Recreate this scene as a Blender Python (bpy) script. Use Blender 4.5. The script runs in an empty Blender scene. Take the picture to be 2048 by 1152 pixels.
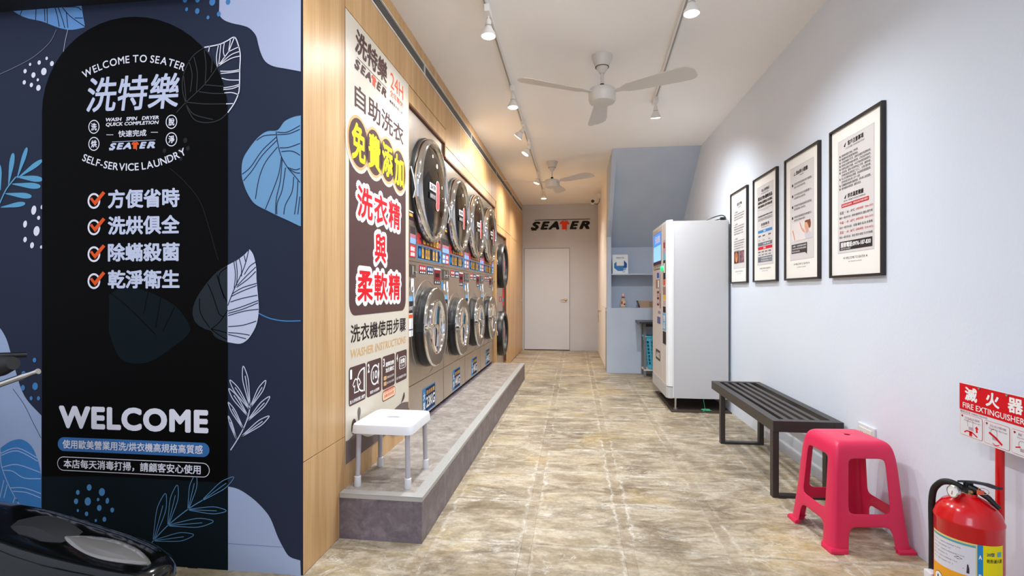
import bpy, bmesh, math, random
from mathutils import Vector, Matrix
random.seed(7)
PI = math.pi
C = bpy.context.scene.collection
SC = bpy.context.scene
# ------------------------------------------------------------------ camera
F, CX, CY, H = 1010.0, 1024.0, 584.0, 1.2
YAW = math.atan(125 / F)
cam_data = bpy.data.cameras.new('camera')
cam = bpy.data.objects.new('camera', cam_data)
C.objects.link(cam)
cam.location = (0, 0, H)
cam.rotation_euler = (PI / 2, 0, YAW)
cam_data.sensor_width = 36.0
cam_data.lens = F / 2048 * 36
cam_data.shift_y = 8 / 2048
cam_data.clip_start = 0.05
SC.camera = cam
# ------------------------------------------------------------------ world, colour
world = bpy.data.worlds.new('world')
SC.world = world
world.use_nodes = True
wb = world.node_tree.nodes['Background']
wb.inputs[0].default_value = (0.74, 0.80, 0.95, 1)
wb.inputs[1].default_value = 0.82
SC.view_settings.view_transform = 'Standard'
SC.view_settings.look = 'None'
SC.view_settings.gamma = 1
SC.view_settings.use_curve_mapping = False
SC.view_settings.exposure = 0.42
SC.cycles.use_denoising = True
SC.cycles.max_bounces = 16
SC.cycles.diffuse_bounces = 12
SC.cycles.sample_clamp_indirect = 10.0
SPOT_W = 112.0            # power of one track spotlight
def area(name, loc, target, size, watts, col):
    l = bpy.data.lights.new(name, 'AREA')
    l.shape = 'RECTANGLE'; l.size, l.size_y = size
    l.energy = watts; l.color = col
    o = bpy.data.objects.new(name, l); C.objects.link(o)
    o.location = loc
    o.rotation_euler = (Vector(target) - Vector(loc)).to_track_quat('-Z', 'Y').to_euler()
    return o
# added fill lights standing in for unseen street glow, behind the photographer
area('street_fill', (-2.6, -4.5, 4.2), (-1.6, 2.0, 1.2), (2.5, 1.2), 60, (0.72, 0.80, 1.0))
area('street_fill', (3.2, -4.0, 3.6), (1.2, 3.5, 0.8), (1.2, 1.2), 60, (0.80, 0.87, 1.0))

# ------------------------------------------------------------------ plane helpers (where a line of sight meets a real wall)
S_, C_ = math.sin(YAW), math.cos(YAW)
def ray(px, py):
    u = (px - CX) / F
    return (-S_ + u * C_, C_ + u * S_, (CY - py) / F)
YF = 2.014                                   # facade plane
def fac(px, py):
    d = ray(px, py); t = YF / d[1]
    return (t * d[0], H + t * d[2])
XR = 1.555                                   # right wall plane
LA, LB = (-1.140, 2.014), (-1.068, 10.45)    # foot of the timber wall
LL = math.hypot(LB[0] - LA[0], LB[1] - LA[1])
TY = ((LB[0] - LA[0]) / LL, (LB[1] - LA[1]) / LL)
NX = (TY[1], -TY[0])
LROT = -math.atan2(TY[0], TY[1])
def lw(px, py, n=0.0):
    d = ray(px, py)
    t = (n + LA[0] * NX[0] + LA[1] * NX[1]) / (d[0] * NX[0] + d[1] * NX[1])
    x, y = t * d[0] - LA[0], t * d[1] - LA[1]
    return (x * TY[0] + y * TY[1], H + t * d[2])
def LP(s, n, z):
    return (LA[0] + TY[0] * s + NX[0] * n, LA[1] + TY[1] * s + NX[1] * n, z)

# ------------------------------------------------------------------ materials
def lin(c):
    c = c / 255.0
    return c / 12.92 if c <= 0.04045 else ((c + 0.055) / 1.055) ** 2.4
def rgb(r, g, b):
    return (lin(r), lin(g), lin(b), 1)
MATS = {}
def mat(name, col, rough=0.5, metal=0.0, coat=0.0, trans=0.0, emit=None, bump=None, spec=0.5, vary=None, aniso=None):
    if name in MATS: return MATS[name]
    m = bpy.data.materials.new(name); m.use_nodes = True
    nt = m.node_tree; b = nt.nodes['Principled BSDF']
    b.inputs['Base Color'].default_value = rgb(*col)
    b.inputs['Roughness'].default_value = rough
    b.inputs['Metallic'].default_value = metal
    b.inputs['Coat Weight'].default_value = coat
    b.inputs['Transmission Weight'].default_value = trans
    b.inputs['Specular IOR Level'].default_value = spec
    if emit:
        b.inputs['Emission Color'].default_value = rgb(*emit[0]); b.inputs['Emission Strength'].default_value = emit[1]
    if bump or vary:
        tc = nt.nodes.new('ShaderNodeTexCoord')
        mp = nt.nodes.new('ShaderNodeMapping'); nt.links.new(tc.outputs['Object'], mp.inputs[0])
        n = nt.nodes.new('ShaderNodeTexNoise'); nt.links.new(mp.outputs[0], n.inputs['Vector'])
        n.inputs['Detail'].default_value = 5
        if bump:
            n.inputs['Scale'].default_value = bump[0]
            bp = nt.nodes.new('ShaderNodeBump'); bp.inputs['Strength'].default_value = bump[1]; bp.inputs['Distance'].default_value = 0.01
            nt.links.new(n.outputs[0], bp.inputs['Height']); nt.links.new(bp.outputs[0], b.inputs['Normal'])
        if vary:
            n2 = nt.nodes.new('ShaderNodeTexNoise'); n2.inputs['Scale'].default_value = vary[0]; n2.inputs['Detail'].default_value = 4
            mp2 = nt.nodes.new('ShaderNodeMapping'); nt.links.new(tc.outputs['Object'], mp2.inputs[0]); nt.links.new(mp2.outputs[0], n2.inputs['Vector'])
            if len(vary) > 2: mp2.inputs['Scale'].default_value = vary[2]
            r = nt.nodes.new('ShaderNodeValToRGB'); nt.links.new(n2.outputs[0], r.inputs[0])
            r.color_ramp.elements[0].position = 0.3; r.color_ramp.elements[1].position = 0.7
            r.color_ramp.elements[0].color = rgb(*vary[1]); r.color_ramp.elements[1].color = rgb(*col)
            nt.links.new(r.outputs[0], b.inputs['Base Color'])
    MATS[name] = m
    return m
def P(r, g, b):                       # flat printing ink
    return mat('ink_%d_%d_%d' % (r, g, b), (r, g, b), rough=0.6, spec=0.2)

m_wallwhite = mat('painted_wall_white', (222, 229, 239), 0.6, bump=(60, 0.06), vary=(0.8, (214, 222, 233)), spec=0.3)
m_ceiling = mat('ceiling_paint', (246, 245, 243), 0.8, vary=(0.7, (240, 238, 236)), spec=0.2)
m_wallgrey = mat('grey_wall_paint', (196, 198, 204), 0.6, vary=(1.2, (188, 190, 197)), spec=0.3)
m_wallblue = mat('blue_grey_wall_paint', (190, 202, 218), 0.6, bump=(40, 0.05), vary=(2.5, (182, 195, 212)), spec=0.3)
m_peach = mat('warm_white_wall_paint', (240, 234, 228), 0.6, spec=0.3)
m_doorgrey = mat('grey_door_paint', (206, 210, 218), 0.45)
m_dark = mat('dark_void', (22, 20, 20), 0.8)
m_chrome = mat('polished_chrome', (214, 212, 208), 0.06, 1.0)
m_steel_sat = mat('satin_steel', (196, 192, 188), 0.28, 1.0)
m_steel = mat('brushed_stainless_cabinet', (206, 197, 188), 0.3, 1.0, bump=(90, 0.02), vary=(3.0, (192, 182, 172)))
m_black = mat('black_plastic', (18, 18, 19), 0.35)
m_rubber = mat('black_rubber', (14, 14, 14), 0.6)
m_glass = mat('door_glass', (150, 149, 146), 0.0, trans=1.0)
m_drum = mat('drum_steel', (120, 116, 112), 0.22, 1.0)
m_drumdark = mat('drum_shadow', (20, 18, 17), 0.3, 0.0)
m_whiteplastic = mat('white_plastic', (222, 222, 224), 0.35)
m_whitemetal = mat('white_enamel', (226, 224, 220), 0.35)
m_fan = mat('fan_enamel', (206, 202, 196), 0.4)
m_legalu = mat('anodised_tube', (186, 184, 192), 0.4, 0.25)
m_pink = mat('pink_plastic', (216, 40, 82), 0.36, spec=0.4)
m_red = mat('red_enamel', (206, 6, 14), 0.2, coat=0.15)
m_frame = mat('dark_frame_wood', (34, 28, 25), 0.4)
m_mat = mat('passepartout', (240, 237, 230), 0.55)
m_panel = mat('poster_grey_paper', (214, 209, 207), 0.6)
m_bench = mat('black_powder_coat', (48, 43, 41), 0.42)
m_brass = mat('brass', (190, 160, 110), 0.25, 1.0)
m_vside = mat('vending_side_grey', (184, 183, 184), 0.42)
m_vwhite = mat('vending_white', (226, 226, 226), 0.32)
m_vface = mat('vending_face', (206, 198, 192), 0.4)
m_blueplastic = mat('turquoise_plastic', (78, 178, 208), 0.4)
m_nosing = mat('nosing_vinyl', (172, 170, 165), 0.4)
m_lamp = mat('lamp_lens', (255, 255, 255), 0.3, emit=((255, 250, 242), 14.0))
m_lampwarm = mat('warm_lamp_lens', (255, 250, 240), 0.3, emit=((255, 236, 205), 12.0))
m_screen = mat('lit_screen', (20, 60, 160), 0.3, emit=((60, 130, 240), 1.0))
m_screenl = mat('lit_screen_sky', (60, 120, 200), 0.3, emit=((130, 180, 240), 1.0))
m_lcd = mat('lit_display', (110, 140, 220), 0.3, emit=((120, 150, 235), 0.7))
m_green = mat('lit_green_button', (20, 160, 90), 0.3, emit=((40, 210, 130), 0.8))
m_gloss = mat('black_gloss_paint', (6, 7, 6), 0.12, coat=0.25, spec=0.35)
m_lens = mat('smoked_lens', (112, 108, 104), 0.12, coat=1.0)
m_tyre = mat('tyre_rubber', (20, 20, 20), 0.7)

def nodes_of(name):
    m = bpy.data.materials.new(name); m.use_nodes = True
    return m, m.node_tree, m.node_tree.nodes['Principled BSDF']
def mk(nt, kind, **kw):
    n = nt.nodes.new(kind)
    for k, v in kw.items(): setattr(n, k, v)
    return n
def ramp(nt, stops):
    r = nt.nodes.new('ShaderNodeValToRGB')
    e = r.color_ramp.elements
    e[0].position, e[0].color = stops[0]; e[1].position, e[1].color = stops[-1]
    for p, c in stops[1:-1]:
        x = e.new(p); x.color = c
    return r
def wood_material():
    m, nt, b = nodes_of('pale_oak_laminate')
    g = mk(nt, 'ShaderNodeNewGeometry')
    mp = mk(nt, 'ShaderNodeMapping'); mp.inputs['Scale'].default_value = (9, 9, 0.5)
    nt.links.new(g.outputs['Position'], mp.inputs[0])
    n = mk(nt, 'ShaderNodeTexNoise'); n.inputs['Scale'].default_value = 1.6; n.inputs['Detail'].default_value = 8; n.inputs['Roughness'].default_value = 0.6
    nt.links.new(mp.outputs[0], n.inputs['Vector'])
    mp2 = mk(nt, 'ShaderNodeMapping'); mp2.inputs['Scale'].default_value = (60, 60, 1.2)
    nt.links.new(g.outputs['Position'], mp2.inputs[0])
    n2 = mk(nt, 'ShaderNodeTexNoise'); n2.inputs['Scale'].default_value = 2.0; n2.inputs['Detail'].default_value = 3
    nt.links.new(mp2.outputs[0], n2.inputs['Vector'])
    # broad staves
    sep = mk(nt, 'ShaderNodeSeparateXYZ'); nt.links.new(g.outputs['Position'], sep.inputs[0])
    fl = mk(nt, 'ShaderNodeMath', operation='MULTIPLY'); nt.links.new(sep.outputs['Y'], fl.inputs[0]); fl.inputs[1].default_value = 7.7
    fr = mk(nt, 'ShaderNodeMath', operation='FLOOR'); nt.links.new(fl.outputs[0], fr.inputs[0])
    wn = mk(nt, 'ShaderNodeTexWhiteNoise', noise_dimensions='1D'); nt.links.new(fr.outputs[0], wn.inputs['W'])
    r = ramp(nt, [(0.28, rgb(186, 146, 98)), (0.5, rgb(206, 166, 116)), (0.75, rgb(222, 186, 140))])
    nt.links.new(n.outputs[0], r.inputs[0])
    mx = mk(nt, 'ShaderNodeMix', data_type='RGBA', blend_type='MULTIPLY'); mx.inputs['Factor'].default_value = 1
    r2 = ramp(nt, [(0.3, (0.86, 0.83, 0.78, 1)), (0.6, (1, 1, 1, 1))])
    nt.links.new(n2.outputs[0], r2.inputs[0])
    nt.links.new(r.outputs[0], mx.inputs[6]); nt.links.new(r2.outputs[0], mx.inputs[7])
    mx2 = mk(nt, 'ShaderNodeMix', data_type='RGBA', blend_type='MULTIPLY'); mx2.inputs['Factor'].default_value = 1
    r3 = ramp(nt, [(0.0, (0.90, 0.88, 0.86, 1)), (1.0, (1, 1, 1, 1))]); nt.links.new(wn.outputs[0], r3.inputs[0])
    nt.links.new(mx.outputs[2], mx2.inputs[6]); nt.links.new(r3.outputs[0], mx2.inputs[7])
    nt.links.new(mx2.outputs[2], b.inputs['Base Color'])
    b.inputs['Roughness'].default_value = 0.38
    b.inputs['Specular IOR Level'].default_value = 0.4
    return m
m_wood = wood_material()
def floor_material(name, joint):
    """worn stained concrete slabs, chalky bloom creeping in from the joints"""
    m, nt, b = nodes_of(name)
    L = nt.links.new
    g = mk(nt, 'ShaderNodeNewGeometry')
    pos = g.outputs['Position']
    def noise(scale, det=6, rough=0.6, sc=(1, 1, 1), dist=0.0):
        mp = mk(nt, 'ShaderNodeMapping'); mp.inputs['Scale'].default_value = sc; L(pos, mp.inputs[0])
        n = mk(nt, 'ShaderNodeTexNoise'); n.inputs['Scale'].default_value = scale; n.inputs['Detail'].default_value = det
        n.inputs['Roughness'].default_value = rough; n.inputs['Distortion'].default_value = dist
        L(mp.outputs[0], n.inputs['Vector']); return n.outputs[0]
    def math_(op, a, bb=None, c=None):
        n = mk(nt, 'ShaderNodeMath', operation=op)
        for i, v in enumerate((a, bb, c)):
            if v is None: continue
            if isinstance(v, (int, float)): n.inputs[i].default_value = v
            else: L(v, n.inputs[i])
        return n.outputs[0]
    def mix(f, a, bb, bt='MIX'):
        n = mk(nt, 'ShaderNodeMix', data_type='RGBA', blend_type=bt)
        if isinstance(f, (int, float)): n.inputs[0].default_value = f
        else: L(f, n.inputs[0])
        for i, v in ((6, a), (7, bb)):
            if isinstance(v, tuple): n.inputs[i].default_value = v
            else: L(v, n.inputs[i])
        return n.outputs[2]
    def rr(val, stops):
        r = ramp(nt, stops); L(val, r.inputs[0]); return r.outputs[0]
    g0, g1 = (0, 0, 0, 1), (1, 1, 1, 1)
    cloud = noise(1.3, 7, 0.62, dist=0.6)
    base = rr(cloud, [(0.28, rgb(98, 80, 56)), (0.42, rgb(136, 120, 94)), (0.56, rgb(166, 150, 122)), (0.72, rgb(190, 166, 114))])
    streak = noise(3.2, 9, 0.72, (1.0, 2.6, 1), 1.3)
    base = mix(rr(streak, [(0.44, g0), (0.64, (0.70, 0.70, 0.70, 1))]), base, rgb(210, 199, 178))
    dark = noise(2.6, 9, 0.72, (0.9, 1.7, 1), 0.9)
    base = mix(rr(dark, [(0.50, g0), (0.68, (0.66, 0.66, 0.66, 1))]), base, rgb(84, 66, 46))
    ochre = noise(1.9, 4, 0.5, dist=0.4)
    base = mix(rr(ochre, [(0.58, g0), (0.72, (0.40, 0.40, 0.40, 1))]), base, rgb(196, 164, 80))
    grit = noise(14, 10, 0.8, (1, 1.6, 1), 0.6)
    base = mix(1.0, base, rr(grit, [(0.32, (0.66, 0.64, 0.60, 1)), (0.50, (0.96, 0.96, 0.96, 1)), (0.66, (1.12, 1.12, 1.12, 1))]), 'MULTIPLY')
    fine = noise(55, 3, 0.6)
    base = mix(1.0, base, rr(fine, [(0.3, (0.82, 0.81, 0.80, 1)), (0.6, g1)]), 'MULTIPLY')
    # distance from the slab grid, pushed about by noise
    sep = mk(nt, 'ShaderNodeSeparateXYZ'); L(pos, sep.inputs[0])
    wob = math_('MULTIPLY', math_('SUBTRACT', noise(8.0, 8, 0.72), 0.5), 0.12)
    wob2 = math_('MULTIPLY', math_('SUBTRACT', noise(7.3, 8, 0.72, (1, 1, 3)), 0.5), 0.12)
    def edge(c, off, pitch, w):
        x = math_('ADD', math_('ADD', c, w), off)
        fx = math_('FRACT', math_('DIVIDE', x, pitch))
        return math_('MULTIPLY', math_('MINIMUM', fx, math_('SUBTRACT', 1.0, fx)), pitch)
    ex = edge(sep.outputs['X'], 4.50, 0.475, wob)
    ey = edge(sep.outputs['Y'], 0.05, 0.49, wob2)
    lx = math_('ABSOLUTE', math_('SUBTRACT', ex, 0.034))
    ly = math_('ABSOLUTE', math_('SUBTRACT', ey, 0.016))
    d = math_('MINIMUM', lx, ly)
    line = rr(d, [(0.0, (0.9, 0.9, 0.9, 1)), (0.004, (0.42, 0.42, 0.42, 1)), (0.014, g0)])
    where = rr(noise(2.1, 4, 0.6, dist=0.5), [(0.40, g0), (0.56, g1)])
    brk = rr(noise(15, 8, 0.78), [(0.40, g0), (0.60, g1)])
    chalk = math_('MULTIPLY', math_('MULTIPLY', line, where), brk)
    # loose white scuffs
    scuff = rr(noise(7.5, 9, 0.78, (1, 2.0, 1), 1.2), [(0.575, g0), (0.64, (0.9, 0.9, 0.9, 1))])
    region = rr(noise(1.1, 3, 0.5), [(0.52, g0), (0.66, g1)])
    vein = noise(3.2, 6, 0.62, (1, 1.7, 1), 0.9)
    vd = math_('ABSOLUTE', math_('SUBTRACT', vein, 0.5))
    vline = math_('MULTIPLY', math_('MULTIPLY', rr(vd, [(0.0, (0.8, 0.8, 0.8, 1)), (0.006, (0.4, 0.4, 0.4, 1)), (0.016, g0)]), brk), rr(noise(1.7, 3, 0.5, dist=0.3), [(0.46, g0), (0.62, g1)]))
    chalk = math_('MAXIMUM', math_('MAXIMUM', math_('MULTIPLY', chalk, 0.85), vline), math_('MULTIPLY', scuff, region))
    if joint:
        base = mix(0.22, base, rgb(128, 106, 82))
    base = mix(chalk, base, rgb(232, 228, 218))
    L(base, b.inputs['Base Color'])
    L(rr(noise(2.4, 5, 0.6), [(0.35, (0.30, 0.30, 0.30, 1)), (0.7, (0.55, 0.55, 0.55, 1))]), b.inputs['Roughness'])
    bp = mk(nt, 'ShaderNodeBump'); bp.inputs['Strength'].default_value = 0.35; bp.inputs['Distance'].default_value = 0.006
    hh = math_('ADD', math_('MULTIPLY', noise(9, 8, 0.7), 0.8), math_('MULTIPLY', chalk, 0.5))
    L(hh, bp.inputs['Height']); L(bp.outputs[0], b.inputs['Normal'])
    b.inputs['Specular IOR Level'].default_value = 0.45
    return m
m_tile = floor_material('worn_concrete_slab', False)
m_joint = floor_material('slab_joint', True)
def stone_vinyl(name, c0, c1, c2, rough):
    m, nt, b = nodes_of(name)
    g = mk(nt, 'ShaderNodeNewGeometry')
    n = mk(nt, 'ShaderNodeTexNoise'); n.inputs['Scale'].default_value = 11; n.inputs['Detail'].default_value = 12; n.inputs['Roughness'].default_value = 0.74; n.inputs['Distortion'].default_value = 0.5
    nt.links.new(g.outputs['Position'], n.inputs['Vector'])
    r = ramp(nt, [(0.33, rgb(*c0)), (0.5, rgb(*c1)), (0.66, rgb(*c2))])
    nt.links.new(n.outputs[0], r.inputs[0]); nt.links.new(r.outputs[0], b.inputs['Base Color'])
    b.inputs['Roughness'].default_value = rough
    return m
m_plat_top = stone_vinyl('platform_stone_vinyl', (122, 112, 102), (152, 143, 134), (182, 174, 166), 0.36)
m_plat_side = stone_vinyl('platform_cladding', (92, 82, 88), (114, 103, 110), (140, 130, 134), 0.45)

# ------------------------------------------------------------------ mesh builder
class MB:
    def __init__(s): s.v = []; s.f = []
    def add(s, vs, fs):
        o = len(s.v); s.v += [tuple(v) for v in vs]; s.f += [tuple(i + o for i in f) for f in fs]; return s
    def box(s, x0, x1, y0, y1, z0, z1, bevel=0.0):
        if bevel <= 0:
            v = [(x, y, z) for x in (x0, x1) for y in (y0, y1) for z in (z0, z1)]
            return s.add(v, [(0, 1, 3, 2), (4, 6, 7, 5), (0, 4, 5, 1), (2, 3, 7, 6), (0, 2, 6, 4), (1, 5, 7, 3)])
        bm = bmesh.new()
        vs = [bm.verts.new((x, y, z)) for x in (x0, x1) for y in (y0, y1) for z in (z0, z1)]
        for f in [(0, 1, 3, 2), (4, 6, 7, 5), (0, 4, 5, 1), (2, 3, 7, 6), (0, 2, 6, 4), (1, 5, 7, 3)]:
            bm.faces.new([vs[i] for i in f])
        bmesh.ops.bevel(bm, geom=list(bm.edges), offset=bevel, segments=2, affect='EDGES', profile=0.6)
        bm.verts.index_update()
        s.add([v.co[:] for v in bm.verts], [[v.index for v in f.verts] for f in bm.faces]); bm.free(); return s
    def loft(s, rings, cap0=True, cap1=True):
        n = len(rings[0]); o = len(s.v)
        for r in rings: s.v += [tuple(p) for p in r]
        for k in range(len(rings) - 1):
            for i in range(n):
                j = (i + 1) % n
                s.f.append((o + k * n + i, o + k * n + j, o + (k + 1) * n + j, o + (k + 1) * n + i))
        if cap0: s.f.append(tuple(o + i for i in range(n))[::-1])
        if cap1: s.f.append(tuple(o + (len(rings) - 1) * n + i for i in range(n)))
        return s
    def lathe(s, prof, axis='z', org=(0, 0, 0), n=32, cap0=True, cap1=True):
        """prof: (radius, height) pairs"""
        rings = []
        for r, h in prof:
            ring = []
            for i in range(n):
                a = 2 * PI * i / n; c_, s_ = r * math.cos(a), r * math.sin(a)
                p = {'z': (c_, s_, h), 'x': (h, c_, s_), 'y': (s_, h, c_)}[axis]
                ring.append((p[0] + org[0], p[1] + org[1], p[2] + org[2]))
            rings.append(ring)
        return s.loft(rings, cap0, cap1)
    def tube(s, pts, r, n=10, caps=True):
        pts = [Vector(p) for p in pts]; rings = []
        rs = r if isinstance(r, (list, tuple)) else [r] * len(pts)
        up = None
        for i, p in enumerate(pts):
            t = (pts[min(i + 1, len(pts) - 1)] - pts[max(i - 1, 0)]).normalized()
            if up is None:
                up = Vector((0, 0, 1)) if abs(t.z) < 0.9 else Vector((0, 1, 0))
            a = t.cross(up).normalized(); up = a.cross(t).normalized()
            rings.append([p + (a * math.cos(2 * PI * k / n) + up * math.sin(2 * PI * k / n)) * rs[i] for k in range(n)])
        return s.loft(rings, caps, caps)
    def bar(s, p0, p1, w, d):
        p0, p1 = Vector(p0), Vector(p1); t = (p1 - p0).normalized()
        up = Vector((0, 0, 1)) if abs(t.z) < 0.9 else Vector((0, 1, 0))
        a = t.cross(up).normalized(); u = a.cross(t).normalized()
        ring = lambda p: [p + a * (x * w / 2) + u * (y * d / 2) for x, y in ((-1, -1), (1, -1), (1, 1), (-1, 1))]
        return s.loft([ring(p0), ring(p1)])
    def prism(s, poly, z0, z1):
        n = len(poly)
        return s.loft([[(x, y, z0) for x, y in poly], [(x, y, z1) for x, y in poly]])
    def obj(s, name, m, parent=None, smooth=False, loc=None):
        me = bpy.data.meshes.new(name); me.from_pydata(s.v, [], s.f); me.update()
        bm = bmesh.new(); bm.from_mesh(me); bmesh.ops.recalc_face_normals(bm, faces=bm.faces); bm.to_mesh(me); bm.free()
        if m: me.materials.append(m)
        if smooth:
            for p in me.polygons: p.use_smooth = True
            try: me.set_sharp_from_angle(angle=math.radians(smooth if smooth is not True else 40))
            except Exception: pass
        o = bpy.data.objects.new(name, me); C.objects.link(o)
        if parent: o.parent = parent
        if loc: o.location = loc
        return o
def se(hx, hy, z, p=6.0, n=32, cx=0.0, cy=0.0):
    out = []
    for i in range(n):
        a = 2 * PI * (i + 0.5) / n; c_, s_ = math.cos(a), math.sin(a)
        out.append((cx + hx * math.copysign(abs(c_) ** (2 / p), c_), cy + hy * math.copysign(abs(s_) ** (2 / p), s_), z))
    return out
def thing(name, label, cat, loc=(0, 0, 0), rotz=0.0, group=None):
    o = bpy.data.objects.new(name, None); C.objects.link(o); o.empty_display_size = 0.05
    o.location = loc; o.rotation_euler = (0, 0, rotz); o['label'] = label; o['category'] = cat
    if group: o['group'] = group
    return o
def tag(o, label, cat, group=None):
    o['label'] = label; o['category'] = cat
    if group: o['group'] = group
    return o
def struct(o, label=None):
    o['kind'] = 'structure'
    if label: o['label'] = label
    return o
def copy_tree(o, parent=None):
    c = o.copy(); C.objects.link(c); c.parent = parent
    for ch in list(o.children): copy_tree(ch, c)
    return c

# ------------------------------------------------------------------ lettering
_tc = bpy.data.curves.new('lettering_source', 'FONT'); _to = bpy.data.objects.new('lettering_source', _tc)
C.objects.link(_to); _cache = {}
def glyphs(body, bold=0.0, shear=0.0, gap=1.0):
    bold = 0.0
    k = (body, bold, shear, gap)
    if k in _cache: return _cache[k]
    _tc.body = body; _tc.shear = shear; _tc.space_character = gap
    _tc.resolution_u = 2 if len(body) > 12 else 4
    _tc.fill_mode = 'BOTH'
    dg = bpy.context.evaluated_depsgraph_get(); dg.update()
    me = _to.evaluated_get(dg).to_mesh()
    fs = [tuple(p.vertices) for p in me.polygons if p.normal.z > 0.05]
    used = sorted({i for f in fs for i in f}); ix = {i: n for n, i in enumerate(used)}
    vs = [(me.vertices[i].co.x, me.vertices[i].co.y) for i in used]
    fs = [tuple(ix[i] for i in f) for f in fs]
    _to.evaluated_get(dg).to_mesh_clear()
    if not vs: vs, fs = [(0, 0), (1, 0), (0, 1)], []
    x0 = min(v[0] for v in vs); x1 = max(v[0] for v in vs); y0 = min(v[1] for v in vs); y1 = max(v[1] for v in vs)
    _cache[k] = (vs, fs, x0, x1, y0, y1)
    return _cache[k]
class Art:
    """flat printing on a real surface: f(u, v, h) -> point, h = height above the surface"""
    def __init__(s, f, parent=None, step=0.0005, base=0.0008):
        s.f = f; s.parent = parent; s.g = {}; s.step = step; s.base = base
    def put(s, pts, faces, m, layer, name, dh=0.0):
        b = s.g.setdefault((name, m.name, layer), (MB(), m))[0]
        h = s.base + layer * s.step + dh
        b.add([s.f(u, v, h) for u, v in pts], faces)
    def poly(s, pts, m, layer=0, name='print'):
        s.put(pts, [tuple(range(len(pts)))], m, layer, name)
    def rect(s, u0, v0, u1, v1, m, layer=0, name='print', sub=1, r=0.0):
        if r > 0:
            pts = []
            for cx, cy, a0 in ((u1 - r, v1 - r, 0), (u0 + r, v1 - r, 90), (u0 + r, v0 + r, 180), (u1 - r, v0 + r, 270)):
                for k in range(6):
                    a = math.radians(a0 + k * 18); pts.append((cx + r * math.cos(a), cy + r * math.sin(a)))
            return s.poly(pts, m, layer, name)
        pts = [(u0 + (u1 - u0) * i / sub, v) for i in range(sub + 1) for v in (v0, v1)]
        s.put(pts, [(2 * i, 2 * i + 2, 2 * i + 3, 2 * i + 1) for i in range(sub)], m, layer, name)
    def ell(s, cx, cy, rx, ry, m, layer=0, name='print', n=28, rot=0.0):
        c_, s_ = math.cos(rot), math.sin(rot)
        s.poly([(cx + rx * math.cos(2 * PI * i / n) * c_ - ry * math.sin(2 * PI * i / n) * s_,
                 cy + rx * math.cos(2 * PI * i / n) * s_ + ry * math.sin(2 * PI * i / n) * c_) for i in range(n)], m, layer, name)
    def stroke(s, pts, w, m, layer=0, name='print', closed=False, taper=False):
        n = len(pts); vs = []
        for i, (x, y) in enumerate(pts):
            if closed: a, b = pts[i - 1], pts[(i + 1) % n]
            else: a, b = pts[max(i - 1, 0)], pts[min(i + 1, n - 1)]
            dx, dy = b[0] - a[0], b[1] - a[1]; l = math.hypot(dx, dy) or 1
            ww = w / 2 * (1 if not taper else 1 - 0.6 * i / (n - 1))
            vs += [(x - dy / l * ww, y + dx / l * ww), (x + dy / l * ww, y - dx / l * ww)]
        k = n if closed else n - 1
        s.put(vs, [(2 * i, (2 * i + 2) % (2 * n), (2 * i + 3) % (2 * n), 2 * i + 1) for i in range(k)], m, layer, name)
    def ring(s, cx, cy, r, w, m, layer=0, name='print', ry=None):
        ry = ry or r
        s.stroke([(cx + r * math.cos(2 * PI * i / 32), cy + ry * math.sin(2 * PI * i / 32)) for i in range(32)], w, m, layer, name, closed=True)
    def weights(s, bold):
        """strokes are thickened by printing the glyph again, shifted, each print a hair above the last"""
        if bold < 0.012: return [(0, 0)]
        n = 4 if bold < 0.026 else (8 if bold < 0.08 else 14)
        out = [(0, 0)] + [(bold * math.cos(2 * PI * (i + .5) / n), bold * math.sin(2 * PI * (i + .5) / n)) for i in range(n)]
        if bold >= 0.08: out += [(.55 * bold * math.cos(2 * PI * i / 8), .55 * bold * math.sin(2 * PI * i / 8)) for i in range(8)]
        return out
    def text(s, body, u0, v0, u1, v1, m, layer=1, bold=0.0, shear=0.0, name='lettering', gap=1.0, keep=False):
        vs, fs, x0, x1, y0, y1 = glyphs(body, bold, shear, gap)
        x0 -= bold; x1 += bold; y0 -= bold; y1 += bold
        kx = (u1 - u0) / (x1 - x0 or 1); ky = (v1 - v0) / (y1 - y0 or 1)
        for k, (ox, oy) in enumerate(s.weights(bold)):
            s.put([(u0 + (x + ox - x0) * kx, v0 + (y + oy - y0) * ky) for x, y in vs], fs, m, layer, name, k * 1.2e-5)
    def char(s, ch, cx, cy, h, ang, m, layer=1, bold=0.02, name='lettering', ref='H', kx=1.0):
        vs, fs, x0, x1, y0, y1 = glyphs(ch, bold)
        q = glyphs(ref, bold); k = h / (q[5] - q[4]); c_, s_ = math.cos(ang), math.sin(ang)
        mx = (x0 + x1) / 2; my = (q[4] + q[5]) / 2
        for j, (ox, oy) in enumerate(s.weights(bold)):
            s.put([(cx + ((x + ox - mx) * k * kx) * c_ - ((y + oy - my) * k) * s_, cy + ((x + ox - mx) * k * kx) * s_ + ((y + oy - my) * k) * c_) for x, y in vs], fs, m, layer, name, j * 1.2e-5)
    def build(s):
        out = []
        for (name, mn, layer), (b, m) in sorted(s.g.items(), key=lambda t: t[0][2]):
            me = bpy.data.meshes.new(name); me.from_pydata(b.v, [], b.f); me.update(); me.materials.append(m)
            o = bpy.data.objects.new(name, me); C.objects.link(o); o.parent = s.parent; out.append(o)
        return out
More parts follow.
